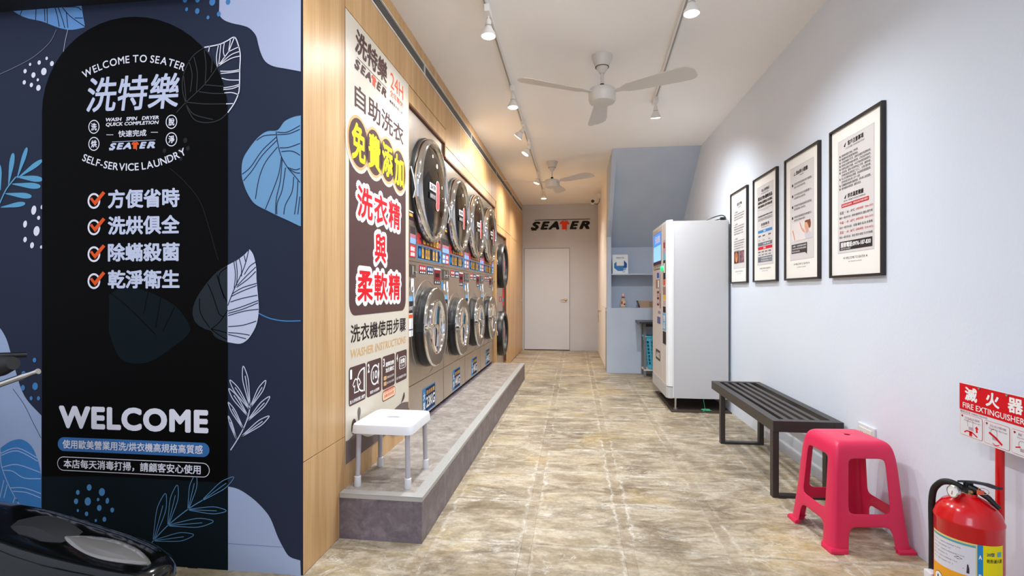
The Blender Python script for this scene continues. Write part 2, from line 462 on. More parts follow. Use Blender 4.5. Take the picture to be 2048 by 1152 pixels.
def smooth_line(pts, k=6, closed=False):
    """Catmull-Rom through pts"""
    out = []; n = len(pts)
    rng = range(n) if closed else range(n - 1)
    for i in rng:
        p = [pts[(i + j) % n] if closed else pts[min(max(i + j, 0), n - 1)] for j in (-1, 0, 1, 2)]
        for q in range(k):
            t = q / k
            out.append(tuple(0.5 * (2 * p[1][d] + (p[2][d] - p[0][d]) * t + (2 * p[0][d] - 5 * p[1][d] + 4 * p[2][d] - p[3][d]) * t * t
                                    + (3 * p[1][d] - p[0][d] - 3 * p[2][d] + p[3][d]) * t ** 3) for d in range(len(p[0]))))
    if not closed: out.append(tuple(pts[-1]))
    return out
def shop_logo(a, u0, v0, u1, v1, dark, red, layer=1, line=None, name='logo_lettering'):
    """the sloping word with a red shirt hung on a rail in place of its T"""
    w, h = u1 - u0, v1 - v0
    body = 0.70 * h; b0 = v0 + 0.14 * h
    for ch, x0, x1 in (('S', 0.0, .165), ('E', .165, .325), ('A', .295, .485), ('E', .655, .815), ('R', .815, .995)):
        a.text(ch, u0 + x0 * w, b0, u0 + x1 * w, b0 + body, dark, layer, 0.06, 0.28, name)
    a.stroke([(u0 + .07 * w, v1 - .04 * h), (u0 + w, v1 - .02 * h)], 0.05 * h, dark, layer, name)
    a.stroke([(u0 + .01 * w, b0 - .02 * h), (u0 + .10 * w, b0 - .02 * h)], 0.07 * h, dark, layer + 1, name)
    c = u0 + .57 * w; t = v1 - .14 * h; hw = .05 * w
    a.poly([(c - hw, t), (c - .4 * hw, t), (c, t - .06 * h), (c + .4 * hw, t), (c + hw, t), (c + 1.75 * hw, t - .25 * h), (c + 1.1 * hw, t - .34 * h),
            (c + .85 * hw, t - .24 * h), (c + .85 * hw, b0), (c - .85 * hw, b0), (c - .85 * hw, t - .24 * h), (c - 1.3 * hw, t - .30 * h), (c - 1.6 * hw, t - .2 * h)], red, layer + 1, 'red_shirt_print')
    a.stroke([(c - .5 * hw, t + .02 * h), (c, t + .12 * h), (c + .5 * hw, t + .02 * h)], 0.03 * h, dark, layer + 1, name)
    a.stroke([(c + .6 * hw, b0), (c + .6 * hw, v0)], 0.035 * h, dark, layer + 1, name)

# ================================================================== SETTING
ZC = 3.01
# floor: bed of joints with each slab a piece of its own
bed = struct(MB().box(-4.2, 1.60, -1.6, 10.6, -0.10, -0.003).obj('floor', m_joint))
xs = [-0.70 + 0.475 * k for k in range(-6, 5)]; ys = [2.40 + 0.49 * k for k in range(-4, 17)]
tile_meshes = {}
for i, x0 in enumerate(xs):
    x1 = x0 + 0.475
    for j, y0 in enumerate(ys):
        y1 = y0 + 0.49
        if x1 < -0.6 and y0 > 2.0: continue
        if x0 > 1.5: continue
        a0, a1 = x0 + 0.022, min(x1 - 0.022, 1.553); b0, b1 = y0 + 0.004, min(y1 - 0.004, 10.44)
        if b1 <= b0 + 0.05 or a1 <= a0 + 0.03: continue
        key = (round(a1 - a0, 3), round(b1 - b0, 3))
        if key not in tile_meshes:
            w, d = key; e = 0.003
            mb = MB().loft([[(0, 0, -0.012), (w, 0, -0.012), (w, d, -0.012), (0, d, -0.012)],
                            [(0, 0, -0.003), (w, 0, -0.003), (w, d, -0.003), (0, d, -0.003)],
                            [(e, e, 0), (w - e, e, 0), (w - e, d - e, 0), (e, d - e, 0)]], cap0=False)
            o = mb.obj('floor_tile', m_tile, bed); tile_meshes[key] = o.data
        else:
            o = bpy.data.objects.new('floor_tile', tile_meshes[key]); C.objects.link(o); o.parent = bed
        o.location = (a0, b0, random.uniform(-0.0010, 0.0))
ceil = struct(MB().box(-1.25, 1.75, 0.2, 10.6, ZC, ZC + 0.1).obj('ceiling', m_ceiling))
wr = struct(MB().box(XR, XR + 0.12, -1.6, 10.6, -0.05, ZC).obj('wall_right', m_wallwhite))
wbk = struct(MB().box(-1.3, 0.60, 10.43, 10.55, -0.05, ZC).obj('wall_back', m_wallgrey))
# stair block: passage wall, sloping soffit, niche
XP = 0.475
MB().box(XP - 0.0, XP + 0.06, 7.62, 10.43, 0.96, ZC).obj('wall_passage', m_peach)
wp = bpy.data.objects['wall_passage']; struct(wp)
MB().box(XP, XP + 0.06, 9.43, 10.43, -0.05, 0.96).obj('wall_panel', m_peach, wp)
# triangle of the passage wall above the slope
MB().loft([[(XP, 6.50, ZC), (XP, 7.62, ZC), (XP, 7.62, 2.0), (XP, 7.30, 2.215)], [(XP + .06, 6.50, ZC), (XP + .06, 7.62, ZC), (XP + .06, 7.62, 2.0), (XP + .06, 7.30, 2.215)]]).obj('stair_cheek', m_wallblue, wp)
wi = struct(MB().box(XP, XP + 0.065, 7.60, 7.66, 0, 2.275).obj('wall_inner', m_wallblue))
MB().box(XP + 0.065, XR, 7.60, 7.66, 0, 0.965).obj('niche_apron', m_wallblue, wi)
def slab(y0, z0, y1, z1, t=0.06):
    return [(XP + 0.0005, y0, z0), (XR, y0, z0), (XR, y1, z1), (XP + 0.0005, y1, z1)], t
sy0, sz0, sy1, sz1 = 6.47, ZC, 7.96, 1.885
MB().loft([[(XP + .0005, sy0, sz0), (XR, sy0, sz0), (XR, sy1, sz1), (XP + .0005, sy1, sz1)],
           [(XP + .0005, sy0 + .1, sz0), (XR, sy0 + .1, sz0), (XR, sy1 + .1, sz1), (XP + .0005, sy1 + .1, sz1)]]).obj('stair_soffit', m_wallblue, wi)
MB().box(XP + .065, XR, 7.955, 8.0, 0.9, 2.0).obj('niche_back', m_wallblue, wi)
MB().box(XP + .06, XP + .068, 7.66, 7.96, 0.96, 2.27).obj('niche_cheek', m_wallblue, wi)
MB().box(XP + .068, XR, 7.655, 7.96, 0.93, 0.966).obj('niche_sill', m_wallblue, wi)
MB().box(XP + .068, XR, 7.615, 7.956, 1.452, 1.470, 0.003).obj('niche_shelf', mat('shelf_paint', (186, 196, 210), 0.4), wi)
# low cupboard door under the stairs
d3 = struct(MB().box(XP, XP + .03, 7.97, 9.425, 0.012, 0.955, 0.002).obj('door_3', m_peach))
MB().box(XP + .03, XP + .5, 7.66, 9.43, 0, 0.95).obj('cupboard_void', mat('cupboard_grey', (140, 144, 150), 0.6), d3)
MB().box(XP + 0.002, XP + .02, 7.668, 7.965, 0.0, 0.90).obj('jamb_panel', mat('cupboard_grey2', (150, 155, 162), 0.6), d3)
MB().lathe([(0.022, 0), (0.022, -0.006), (0.011, -0.010), (0.011, -0.03), (0.022, -0.038), (0.024, -0.05), (0.015, -0.058)], 'x', (XP, 9.20, 0.86), 20).obj('knob', m_chrome, d3, True)
MB().tube([(XP - .05, 9.19, .85), (XP - .052, 9.17, .80), (XP - .05, 9.16, .72)], 0.004, 6).obj('key', m_brass, d3)
MB().box(XP - .056, XP - .05, 9.06, 9.10, .66, .78, .001).obj('key_tag', m_brass, d3)

# back door
d1 = struct(MB().box(-1.03, -0.102, 10.418, 10.431, 0.015, 2.098, 0.002).obj('door_1', m_doorgrey))
def frame_strip(x0, x1, z0, z1): return MB().box(x0, x1, 10.4275, 10.4315, z0, z1)
frame_strip(-1.036, -1.031, 0, 2.104).obj('door_gap', m_dark, d1); frame_strip(-0.101, -0.096, 0, 2.104).obj('door_gap', m_dark, d1)
frame_strip(-1.036, -0.096, 2.099, 2.104).obj('door_gap', m_dark, d1); frame_strip(-1.036, -0.096, 0, 0.014).obj('door_gap', m_dark, d1)
hd = MB().lathe([(0.028, 0), (0.028, -0.008), (0.012, -0.012), (0.012, -0.05)], 'y', (-0.175, 10.418, 1.04), 20).obj('door_handle', m_brass, d1, True)
MB().tube([(-0.175, 10.372, 1.04), (-0.20, 10.368, 1.04), (-0.29, 10.37, 1.043)], [0.011, 0.010, 0.008]).obj('lever', m_brass, hd, True)

# timber wall
wl = bpy.data.objects.new('wall_left', None); C.objects.link(wl); wl.location = (LA[0], LA[1], 0); wl.rotation_euler = (0, 0, LROT); struct(wl)
MB().box(-1.0, -0.9, 0.0, 8.5, -0.05, ZC).obj('backing', m_dark, wl)
def panel(s0, s1, z0, z1, g=0.0015, t=0.10):
    return MB().box(-t, 0.0, s0 + g, s1 - g, z0 + g, z1 - g, 0.0012).obj('wood_panel', m_wood, wl)
VT0, VT1, PZ_ = 2.835, 2.925, 0.2205
panel(-0.001, 0.385, 0.0, 0.478); panel(-0.001, 0.385, 0.478, VT0); panel(0.385, 1.345, 0.0, 2.625)
panel(0.385, 2.31, 2.625, VT0)
MB().box(-0.10, -0.004, 0.004, 1.344, 0.0, VT0).obj('panel_core', m_dark, wl)
panel(1.345, 2.295, 2.505, 2.622); panel(2.31, 5.03, 2.478, VT0)
panel(2.31, 3.62, 2.385, 2.475); panel(3.62, 4.96, 2.385, 2.475)
panel(2.295, 2.312, 2.385, 2.622); panel(4.955, 5.095, 0.0, 2.385)
panel(5.03, 6.68, 2.165, VT0); panel(5.095, 6.03, 2.065, 2.16); panel(6.03, 6.68, 0.0, 2.16)
panel(6.68, 8.42, 2.145, VT0); panel(7.98, 8.42, 0.0, 2.14)
panel(-0.001, 8.42, VT1, ZC)
MB().box(-0.12, -0.10, 1.3, 8.42, VT0 - 0.3, ZC).obj('panel_core', m_dark, wl)
MB().box(-0.9, -0.14, 1.34, 1.345, 0, 2.6).obj('recess_cheek', m_dark, wl)
MB().box(-0.9, -0.02, 1.34, 6.05, 2.63, 2.66).obj('recess_top', m_dark, wl)
# brown reveal lining round the machine bay
m_reveal = mat('reveal_edge', (112, 66, 38), 0.5)
for (a, b, c_, d) in ((1.345, 2.295, 2.493, 2.504), (2.312, 4.955, 2.373, 2.384), (5.095, 6.03, 2.053, 2.064)):
    MB().box(-0.10, -0.001, a, b, c_, d).obj('reveal_strip', m_reveal, wl)
MB().box(-0.10, -0.001, 2.284, 2.294, 2.384, 2.493).obj('reveal_strip', m_reveal, wl)
MB().box(-0.10, -0.001, 6.018, 6.029, 0.1, 2.053).obj('reveal_strip', m_reveal, wl)
d2 = struct(MB().box(-0.06, 0.0, 6.683, 7.977, 0.01, 2.141, 0.0012).obj('door_2', m_wood)); d2.location = wl.location; d2.rotation_euler = wl.rotation_euler
dh = MB().tube([(0.0, 7.83, 1.04), (0.05, 7.83, 1.04), (0.056, 7.79, 1.04), (0.056, 7.70, 1.04)], 0.010).obj('door_handle', m_steel_sat, d2, True)
MB().box(0.0, 0.006, 7.81, 7.85, 0.90, 1.07, 0.002).obj('handle_plate', m_steel_sat, dh)
# slot air vent
av = thing('air_vent', 'long narrow slotted air vent set high in the timber wall', 'vent', wl.location, LROT)
MB().box(-0.06, -0.05, 0.02, 8.36, VT0, VT1).obj('duct_back', m_dark, av)
MB().box(-0.05, 0.004, 0.02, 8.36, VT0, VT0 + 0.010).obj('vent_frame', m_whitemetal, av)
MB().box(-0.05, 0.004, 0.02, 8.36, VT1 - 0.006, VT1).obj('vent_frame', m_whitemetal, av)
for s_ in (0.02, 1.70, 3.38, 5.06, 6.74, 8.36):
    MB().box(-0.05, 0.003, s_ - 0.006, s_ + 0.006, VT0 + 0.010, VT1 - 0.006).obj('vent_joint', m_whitemetal, av)
ms = MB()
for k in range(5):
    z = VT0 + 0.021 + k * 0.0135
    ms.box(-0.03, -0.002, 0.03, 8.35, z, z + 0.005)
o = ms.obj('vent_slats', mat('vent_grey', (140, 138, 134), 0.4, 0.4), av); o['kind'] = 'stuff'

# platform in front of the machines
pf = thing('raised_platform', 'low grey stone-look platform running under and before the steel machines', 'platform', LP(0, 0, 0), LROT)
PS0, PS1, PN, PZ = 0.325, 4.930, 0.415, 0.22
MB().box(0.0, PN, PS0, PS1, 0.0, PZ - 0.003).box(-0.74, 0.0, 1.348, 4.95, 0.0, PZ - 0.0005).obj('platform_base', m_plat_side, pf)
MB().box(0.0, PN - 0.004, PS0 + 0.004, PS1 - 0.002, PZ - 0.003, PZ).obj('deck', m_plat_top, pf)
mb = MB(); 
for k in range(5): mb.box(PN - 0.050 + k * 0.0105, PN - 0.044 + k * 0.0105, PS0 + 0.01, PS1, PZ + 0.001, PZ + 0.0035)
mb.box(PN - 0.052, PN + 0.004, PS0, PS1, PZ - 0.001, PZ + 0.0018).box(PN, PN + 0.004, PS0, PS1, PZ - 0.018, PZ)
mb.obj('nosing_strip', m_nosing, pf)
MB().box(0.002, PN + .003, PS0 - .004, PS0 + 0.045, PZ - 0.001, PZ + 0.0028).box(0.002, PN + .003, PS0 - .004, PS0, PZ - 0.020, PZ).obj('nosing_strip', m_nosing, pf)
MB().lathe([(0.019, PZ), (0.019, PZ + 0.0015)], 'z', (0.17, 0.505, 0), 24).obj('deck_patch', mat('patch', (176, 168, 158), 0.5), pf)

# facade panel with the mural
wf = struct(MB().box(-3.7, LA[0] - 0.001, YF, YF + 0.08, -0.01, 3.2).obj('wall_front', mat('mural_navy', (46, 50, 68), 0.7, vary=(0.5, (38, 46, 60)), spec=0.12)))
MB().box(-3.7, -1.62, YF - 0.10, YF - 0.001, 2.485, 3.2).obj('fascia', m_dark, wf)
struct(MB().box(-4.2, -3.7, YF - 0.3, YF + 0.2, -0.05, 3.2).obj('trim_1', m_dark))
INK_BLK = mat('mural_black', (9, 8, 7), 0.7, spec=0.06); INK_TEAL = mat('mural_dark_teal', (16, 26, 30), 0.7, spec=0.06)
INK_LAV = P(178, 184, 206); INK_WHITE = P(232, 228, 232); INK_PALE = P(200, 204, 220); INK_BLUE = P(112, 156, 190)
INK_MID = P(70, 128, 180); INK_NAVY = P(34, 42, 70); INK_DIM = P(48, 48, 48); INK_ORANGE = P(232, 84, 20); INK_LINE = P(96, 140, 176)
INK_FERN = P(92, 158, 190); INK_GHOST = P(26, 26, 25)
A = Art(lambda u, v, h: (u, YF - h, v), wf)
def Z1(pts): return [fac(x * .34718, y * .34718) for x, y in pts]
def Z2(pts): return [fac(x * .34718, 350 + y * .34718) for x, y in pts]
def Z3(pts): return [fac(x * .349, 750 + y * .349) for x, y in pts]
def ZB(pts): return [fac(x * .4444, 640 + y * .4444) for x, y in pts]
def ZC_(pts): return [fac(200 + x * .21875, 900 + y * .21875) for x, y in pts]
def ZD(pts): return [fac(380 + x * .33, 50 + y * .33) for x, y in pts]
def ZE(pts): return [fac(380 + x * .3645, 480 + y * .3645) for x, y in pts]
def ZA(pts): return [fac(x * .20833, y * .20833) for x, y in pts]
PXM = 2.014 / 1010 * 1.02     # metres per photo pixel on the facade, roughly
NM = 'mural_shape'
# arched black panel
arch = [fac(456, 1141), fac(456, 232)]
for k in range(25):
    a = PI * k / 24; arch.append(fac(270.5 + 185.5 * math.cos(a), 226 - 192 * math.sin(a)))
arch += [fac(85, 1128)]
A.poly(arch, INK_BLK, 3, 'mural_panel')
A.poly([fac(84.5, 1118), fac(84.5, 953), fac(200, 952), fac(330, 958), fac(456, 966), fac(456, 1141)], INK_TEAL, 4, 'mural_panel')
# cloud top right
A.poly(smooth_line([fac(439, -90)] + Z1([(1265, 0), (1265, 80), (1290, 115), (1340, 135), (1400, 148), (1440, 165), (1475, 205), (1490, 260), (1505, 310), (1530, 355), (1575, 382), (1640, 395), (1733, 412)])[0:], 4) + [fac(602, 0), fac(602, -90)], INK_LAV, 1, NM)
def dots(Zf, lst, m, sc, layer=5):
    for d in lst:
        x, y, r = d[0], d[1], d[2]; c = Zf([(x, y)])[0]; ry = d[3] if len(d) > 3 else r * 1.2
        A.ell(c[0], c[1], r * sc * PXM, ry * sc * PXM, m, layer, 'mural_dots', 16, -0.2)
dots(Z1, [(1068, 0, 15), (1140, 0, 15), (1225, 12, 20), (1315, 12, 15), (1077, 55, 10), (1138, 65, 15), (1262, 82, 13), (1200, 102, 10)], INK_MID, .347, 2)
# line leaf, upper right (half over the panel, ghosted there)
w = 1.9 * PXM
A.stroke(smooth_line(Z1([(1180, 275), (1265, 258), (1310, 238), (1353, 217), (1375, 260), (1387, 320), (1384, 400), (1382, 500), (1375, 545), (1350, 600), (1315, 650)])), w * 1.3, INK_WHITE, 5, NM)
A.stroke(Z1([(1353, 217), (1320, 300), (1255, 388)]), w * 1.1, INK_WHITE, 5, NM)
for q in ([(1210, 268), (1205, 300)], [(1262, 258), (1250, 330), (1255, 386)], [(1275, 256), (1268, 330), (1262, 380)], [(1295, 250), (1290, 300), (1300, 335)], [(1330, 232), (1325, 265), (1320, 295)],
          [(1255, 386), (1330, 340), (1384, 325)], [(1262, 380), (1330, 320), (1384, 298)], [(1320, 300), (1350, 285), (1380, 272)], [(1272, 412), (1330, 412), (1384, 403)], [(1275, 425), (1330, 420), (1384, 412)],
          [(1280, 452), (1320, 462), (1380, 463)], [(1290, 508), (1340, 500), (1382, 488)], [(1290, 518), (1340, 512), (1382, 496)], [(1295, 537), (1340, 535), (1378, 548)], [(1305, 600), (1345, 598)]):
    A.stroke(smooth_line(Z1(q), 4), w, INK_WHITE, 5, NM)
for q in ([(1180, 275), (1110, 330), (1060, 430), (1055, 520), (1075, 600), (1095, 650), (1130, 695), (1200, 708), (1270, 690), (1315, 650)], [(1255, 388), (1180, 490), (1075, 590), (1020, 650)],
          [(1090, 350), (1110, 430), (1100, 530)], [(1120, 330), (1140, 420), (1135, 530)], [(1180, 290), (1190, 380), (1185, 480)], [(1210, 300), (1225, 350), (1220, 420)], [(1075, 590), (1180, 600), (1300, 600)],
          [(1075, 600), (1120, 660), (1230, 690)], [(1180, 490), (1240, 495), (1300, 500)], [(1150, 530), (1230, 540), (1300, 540)], [(1060, 430), (1070, 520), (1075, 590)]):
    A.stroke(smooth_line(Z1(q), 4), w, INK_DIM, 5, 'mural_ghost_lines')
# big blue leaf right edge
A.poly([fac(602, 231)] + smooth_line(Z1([(1720, 668), (1690, 675), (1640, 700), (1600, 750), (1540, 757), (1490, 790), (1440, 850), (1400, 920), (1393, 1000), (1405, 1060), (1430, 1120), (1470, 1175), (1540, 1213), (1600, 1243), (1660, 1270), (1728, 1303)]), 4) + [fac(602, 452)], INK_BLUE, 1, NM)
for q in ([(524, 645), (530, 700), (552, 790), (590, 860), (640, 920), (668, 955)], [(530, 650), (590, 650), (668, 610)], [(530, 665), (600, 660), (668, 632)], [(545, 745), (600, 742), (668, 718)], [(555, 768), (620, 765), (668, 790)],
          [(595, 865), (640, 878), (668, 870)], [(605, 875), (640, 895), (668, 898)], [(522, 665), (450, 672), (405, 700)], [(525, 680), (440, 760), (370, 860), (318, 905)], [(528, 700), (440, 790), (380, 880), (325, 945)],
          [(532, 740), (460, 830), (420, 930), (398, 1055)], [(556, 800), (540, 900), (505, 1000), (458, 1117)], [(560, 815), (548, 950), (525, 1050), (520, 1148)], [(580, 865), (560, 1000), (530, 1080), (528, 1148)],
          [(630, 920), (620, 1010), (580, 1090), (570, 1148)], [(655, 945), (650, 1040), (635, 1148)], [(667, 1040), (655, 1148)]):
    A.stroke(smooth_line(ZD(q), 4), w, INK_NAVY, 2, 'mural_veins')
# pale leaf, half ghosted
tipR = [(1440, 428), (1462, 460), (1478, 530), (1480, 600), (1488, 690), (1493, 780), (1480, 860), (1450, 920), (1420, 955), (1380, 972), (1313, 962)]
A.poly(smooth_line(Z2(tipR), 4) + Z2([(1313, 520), (1370, 490), (1410, 460)]), INK_PALE, 4, NM)
A.poly(smooth_line(Z2([(1313, 520), (1250, 560), (1180, 640), (1130, 720), (1112, 790), (1130, 850), (1180, 885), (1220, 900), (1245, 935), (1313, 965)]), 4), P(28, 36, 42), 4, 'mural_ghost_leaf')
for q in ([(325, 55), (300, 150), (245, 270), (210, 360)], [(243, 118), (252, 190), (245, 265)], [(255, 112), (262, 180), (258, 250)], [(272, 100), (285, 150), (285, 200)], [(300, 85), (308, 120)],
          [(300, 190), (330, 145), (362, 122)], [(262, 250), (310, 200), (364, 148)], [(258, 260), (320, 215), (364, 172)], [(235, 295), (290, 262), (368, 238)], [(228, 310), (290, 280), (368, 250)], [(225, 340), (290, 320), (372, 303)],
          [(212, 390), (290, 365), (376, 332)], [(212, 402), (290, 380), (376, 345)], [(212, 415), (300, 390), (378, 380)], [(212, 475), (290, 468), (366, 445)], [(212, 508), (270, 512), (330, 522)], [(212, 518), (265, 530), (310, 542)]):
    A.stroke(smooth_line(ZE(q), 4), w, INK_NAVY, 5, 'mural_veins')
for q in ([(210, 385), (165, 450), (118, 490)], [(205, 150), (160, 200), (190, 320)], [(150, 190), (175, 270), (205, 340)], [(100, 240), (130, 310), (160, 400), (185, 420)], [(55, 320), (60, 400), (110, 480)], [(120, 490), (160, 520), (205, 545)], [(120, 488), (165, 498), (205, 510)]):
    A.stroke(smooth_line(ZE(q), 4), w, INK_BLK, 5, 'mural_veins')
A.stroke(smooth_line(ZE([(378, 402), (440, 430), (520, 444), (608, 443)])), w * 1.3, INK_MID, 2, NM)
A.poly(smooth_line(Z2([(632, 690), (700, 650), (800, 655), (900, 690), (1000, 745), (1060, 810), (1098, 900), (1000, 990), (850, 1080), (700, 1060), (630, 900)]), 4), INK_TEAL, 4, 'mural_ghost_leaf')
for q in ([(640, 680), (740, 760), (900, 920)], [(860, 660), (830, 800)], [(930, 700), (900, 880)], [(1010, 760), (940, 900)]):
    A.stroke(smooth_line(Z2(q), 4), w, INK_BLK, 5, 'mural_veins')
A.stroke(smooth_line(Z1([(980, 970), (1060, 1040), (1150, 1152), (1200, 1290), (1260, 1500)])), 1.2 * PXM, INK_GHOST, 4, 'mural_ghost_lines')
dots(Z1, [(1070, 810, 14), (1085, 855, 12), (1040, 870, 14), (975, 910, 16), (1045, 915, 10), (950, 870, 12)], INK_GHOST, .347, 4)
# sprigs
def leafloop(Zf, tip, base, wd, m, layer, ww=w, mid=True):
    (tx, ty_), (bx, by) = tip, base; dx, dy = tx - bx, ty_ - by; l = math.hypot(dx, dy); nx_, ny_ = -dy / l * wd, dx / l * wd
    q = lambda t, k: (bx + dx * t + nx_ * k, by + dy * t + ny_ * k)
    pts = [q(0, 0), q(.3, .55), q(.65, .95), q(.9, .5), q(1, 0), q(.9, -.5), q(.65, -.95), q(.3, -.55)]
    A.stroke(smooth_line(Zf(pts), 4, True), ww, m, layer, 'mural_sprig', closed=True)
    if mid: A.stroke(Zf([q(0, 0), q(.75, .1)]), ww, m, layer, 'mural_sprig')
for tip, base, wd in (((295, 692), (330, 905), 16), ((222, 768), (330, 928), 15), ((216, 815), (318, 962), 15), ((418, 770), (335, 915), 15), ((440, 858), (320, 990), 15), ((437, 965), (288, 1075), 15), ((213, 890), (295, 1035), 11), ((213, 965), (258, 1095), 7)):
    leafloop(ZE, tip, base, wd, INK_PALE, 5, w * 1.1)
A.stroke(smooth_line(ZE([(225, 1152), (260, 1098), (295, 1035), (322, 965), (334, 900)])), w * 1.3, INK_PALE, 5, 'mural_sprig')
for tip, base, wd in (((605, 395), (495, 825), 42), ((862, 772), (500, 825), 40), ((713, 318), (628, 685), 36), ((1042, 648), (632, 687), 42), ((882, 222), (812, 540), 34), ((1160, 552), (814, 542), 34), ((1228, 245), (945, 455), 36)):
    leafloop(ZC_, tip, base, wd, INK_LINE, 6, w * 0.75)
A.stroke(smooth_line(ZC_([(455, 885), (495, 825), (628, 685), (808, 540), (945, 455)])), w, INK_LINE, 6, 'mural_sprig')
# fern left
def fernleaf(Zf, tip, base, wd):
    (tx, ty_), (bx, by) = tip, base; dx, dy = tx - bx, ty_ - by; l = math.hypot(dx, dy); nx_, ny_ = -dy / l * wd, dx / l * wd
    q = lambda t, k: (bx + dx * t + nx_ * k, by + dy * t + ny_ * k)
    global _fl
    _fl = 1 - globals().get('_fl', 0)
    A.poly(smooth_line(Zf([q(0, 0), q(.35, .6), q(.7, 1), q(.93, .7), q(1, 0), q(.93, -.7), q(.7, -1), q(.35, -.6)]), 4, True), INK_FERN, 1 + _fl, 'mural_fern')
for tip, base, wd in (((158, 850), (100, 1030), 12), ((78, 882), (50, 1070), 14), ((246, 922), (105, 1025), 14), ((248, 1035), (92, 1018), 17), ((236, 1075), (70, 1060), 17), ((184, 1132), (30, 1115), 16), ((148, 1172), (5, 1195), 14), ((0, 950), (5, 1100), 10)):
    fernleaf(Z1, tip, base, wd)
A.stroke(smooth_line(Z1([(0, 1175), (40, 1090), (95, 1020)])), w * 1.6, INK_FERN, 3, 'mural_fern')
dots(ZA, [(293, 620, 14), (380, 602, 20), (452, 562, 15), (502, 612, 23), (527, 682, 18), (425, 688, 33), (325, 722, 25), (245, 685, 20), (367, 768, 14), (475, 787, 22), (237, 792, 20), (305, 817, 20), (373, 845, 27)], INK_WHITE, .208, 2)
dots(Z2, [(197, 203, 18, 30), (243, 185, 8, 14), (225, 247, 11), (147, 283, 14, 23), (213, 323, 22, 32), (147, 372, 13, 18), (187, 405, 14, 20), (240, 415, 9)], INK_WHITE, .347, 2)
A.poly(smooth_line(ZA([(125, 105), (200, 150), (280, 180), (400, 205), (480, 235), (560, 265), (640, 285), (720, 285), (820, 262)]), 3) + ZA([(800, 150), (770, -40), (300, -40)]), P(104, 150, 200), 1, NM)
for q in ([(215, 100), (195, 150)], [(350, 85), (345, 195)], [(430, 80), (435, 205)], [(455, 80), (458, 225)], [(530, 70), (555, 160), (572, 258)], [(560, 65), (600, 180), (625, 270)], [(640, 120), (655, 270)], [(600, 70), (680, 160), (820, 258)], [(720, 175), (800, 175)], [(620, 70), (740, 70), (785, 100)]):
    A.stroke(smooth_line(ZA(q), 4), w, INK_NAVY, 2, 'mural_veins')
A.stroke(smooth_line(ZA([(0, 715), (160, 640), (330, 545), (480, 410), (545, 285)])), 1.6 * PXM, P(110, 112, 120), 2, NM)
A.stroke(smooth_line(ZA([(655, 285), (625, 420), (600, 590)])), 1.8 * PXM, P(150, 152, 165), 2, NM)
# lower left
A.poly([fac(-120, 640)] + smooth_line(ZB([(-40, 10), (0, 35), (30, 85), (50, 150), (72, 230), (95, 305), (125, 362), (188, 430)]), 4) + ZB([(188, 1075), (-270, 1000)]), P(160, 174, 200), 1, NM)
A.poly(smooth_line(ZB([(5, 575), (50, 545), (100, 537), (145, 570), (175, 640), (187, 700)]), 4) + ZB([(188, 900), (0, 870), (-10, 700)]), P(60, 124, 182), 2, NM)
for q in ([(5, 590), (10, 660), (50, 760), (100, 845)], [(5, 600), (80, 575), (170, 620)], [(5, 610), (80, 588), (172, 635)], [(12, 662), (80, 650), (183, 685)], [(15, 675), (60, 680), (110, 710), (186, 713)], [(50, 755), (110, 755), (186, 780)], [(60, 770), (120, 775), (186, 800)], [(35, 740), (20, 800)], [(20, 720), (2, 800)], [(70, 795), (55, 840)], [(75, 800), (90, 845)]):
    A.stroke(smooth_line(ZB(q), 4), w * 1.1, P(160, 182, 216), 3, 'mural_veins')
A.stroke(smooth_line(ZB([(60, 310), (110, 380), (150, 460), (186, 530)])), 1.2 * PXM, INK_NAVY, 2, 'mural_veins')
dots(ZB, [(157, 180, 10), (108, 243, 13), (160, 298, 16), (105, 305, 12), (142, 352, 9), (175, 352, 9)], INK_MID, .444, 2)
dots(Z3, [(515, 643, 17), (450, 671, 13), (588, 669, 21), (440, 722, 15), (507, 723, 22), (566, 712, 9), (619, 719, 12, 19), (573, 760, 16), (647, 772, 13), (450, 775, 8), (500, 794, 12), (553, 832, 8), (602, 825, 13)], P(82, 142, 190), .349)
A.poly(smooth_line(Z3([(1308, 638), (1370, 655), (1440, 700), (1500, 755), (1550, 820), (1590, 920), (1625, 990), (1660, 1040), (1722, 1062)]), 4) + [fac(602, 1152), fac(456.5, 1141.5)], P(170, 182, 208), 1, NM)
A.stroke(Z3([(1308, 965), (1620, 985)]), 1.2 * PXM, P(120, 134, 170), 2, 'mural_veins')
# lettering
def arc_text(body, p0, p1, p2, hpx, m, bold, kx=1.0):
    """letters spaced evenly on the circle through three photo points of the facade"""
    (ax, ay), (bx, by), (cx, cy) = fac(*p0), fac(*p1), fac(*p2)
    d = 2 * (ax * (by - cy) + bx * (cy - ay) + cx * (ay - by))
    ux = ((ax * ax + ay * ay) * (by - cy) + (bx * bx + by * by) * (cy - ay) + (cx * cx + cy * cy) * (ay - by)) / d
    uy = ((ax * ax + ay * ay) * (cx - bx) + (bx * bx + by * by) * (ax - cx) + (cx * cx + cy * cy) * (bx - ax)) / d
    R = math.hypot(ax - ux, ay - uy); a0 = math.atan2(ay - uy, ax - ux); a1 = math.atan2(cy - uy, cx - ux)
    wd = []
    for ch in body:
        g = glyphs(ch if ch != ' ' else 'I', bold); wd.append((g[3] - g[2]) + 0.13)
    tot = sum(wd) - wd[0] / 2 - wd[-1] / 2; acc = 0
    for i, ch in enumerate(body):
        t = acc / tot; a = a0 + (a1 - a0) * t
        if ch != ' ':
            rot = a - PI / 2 if uy < ay else a + PI / 2
            A.char(ch, ux + R * math.cos(a), uy + R * math.sin(a), hpx * PXM, rot, m, 5, bold, kx=kx)
        if i + 1 < len(body): acc += wd[i] / 2 + wd[i + 1] / 2
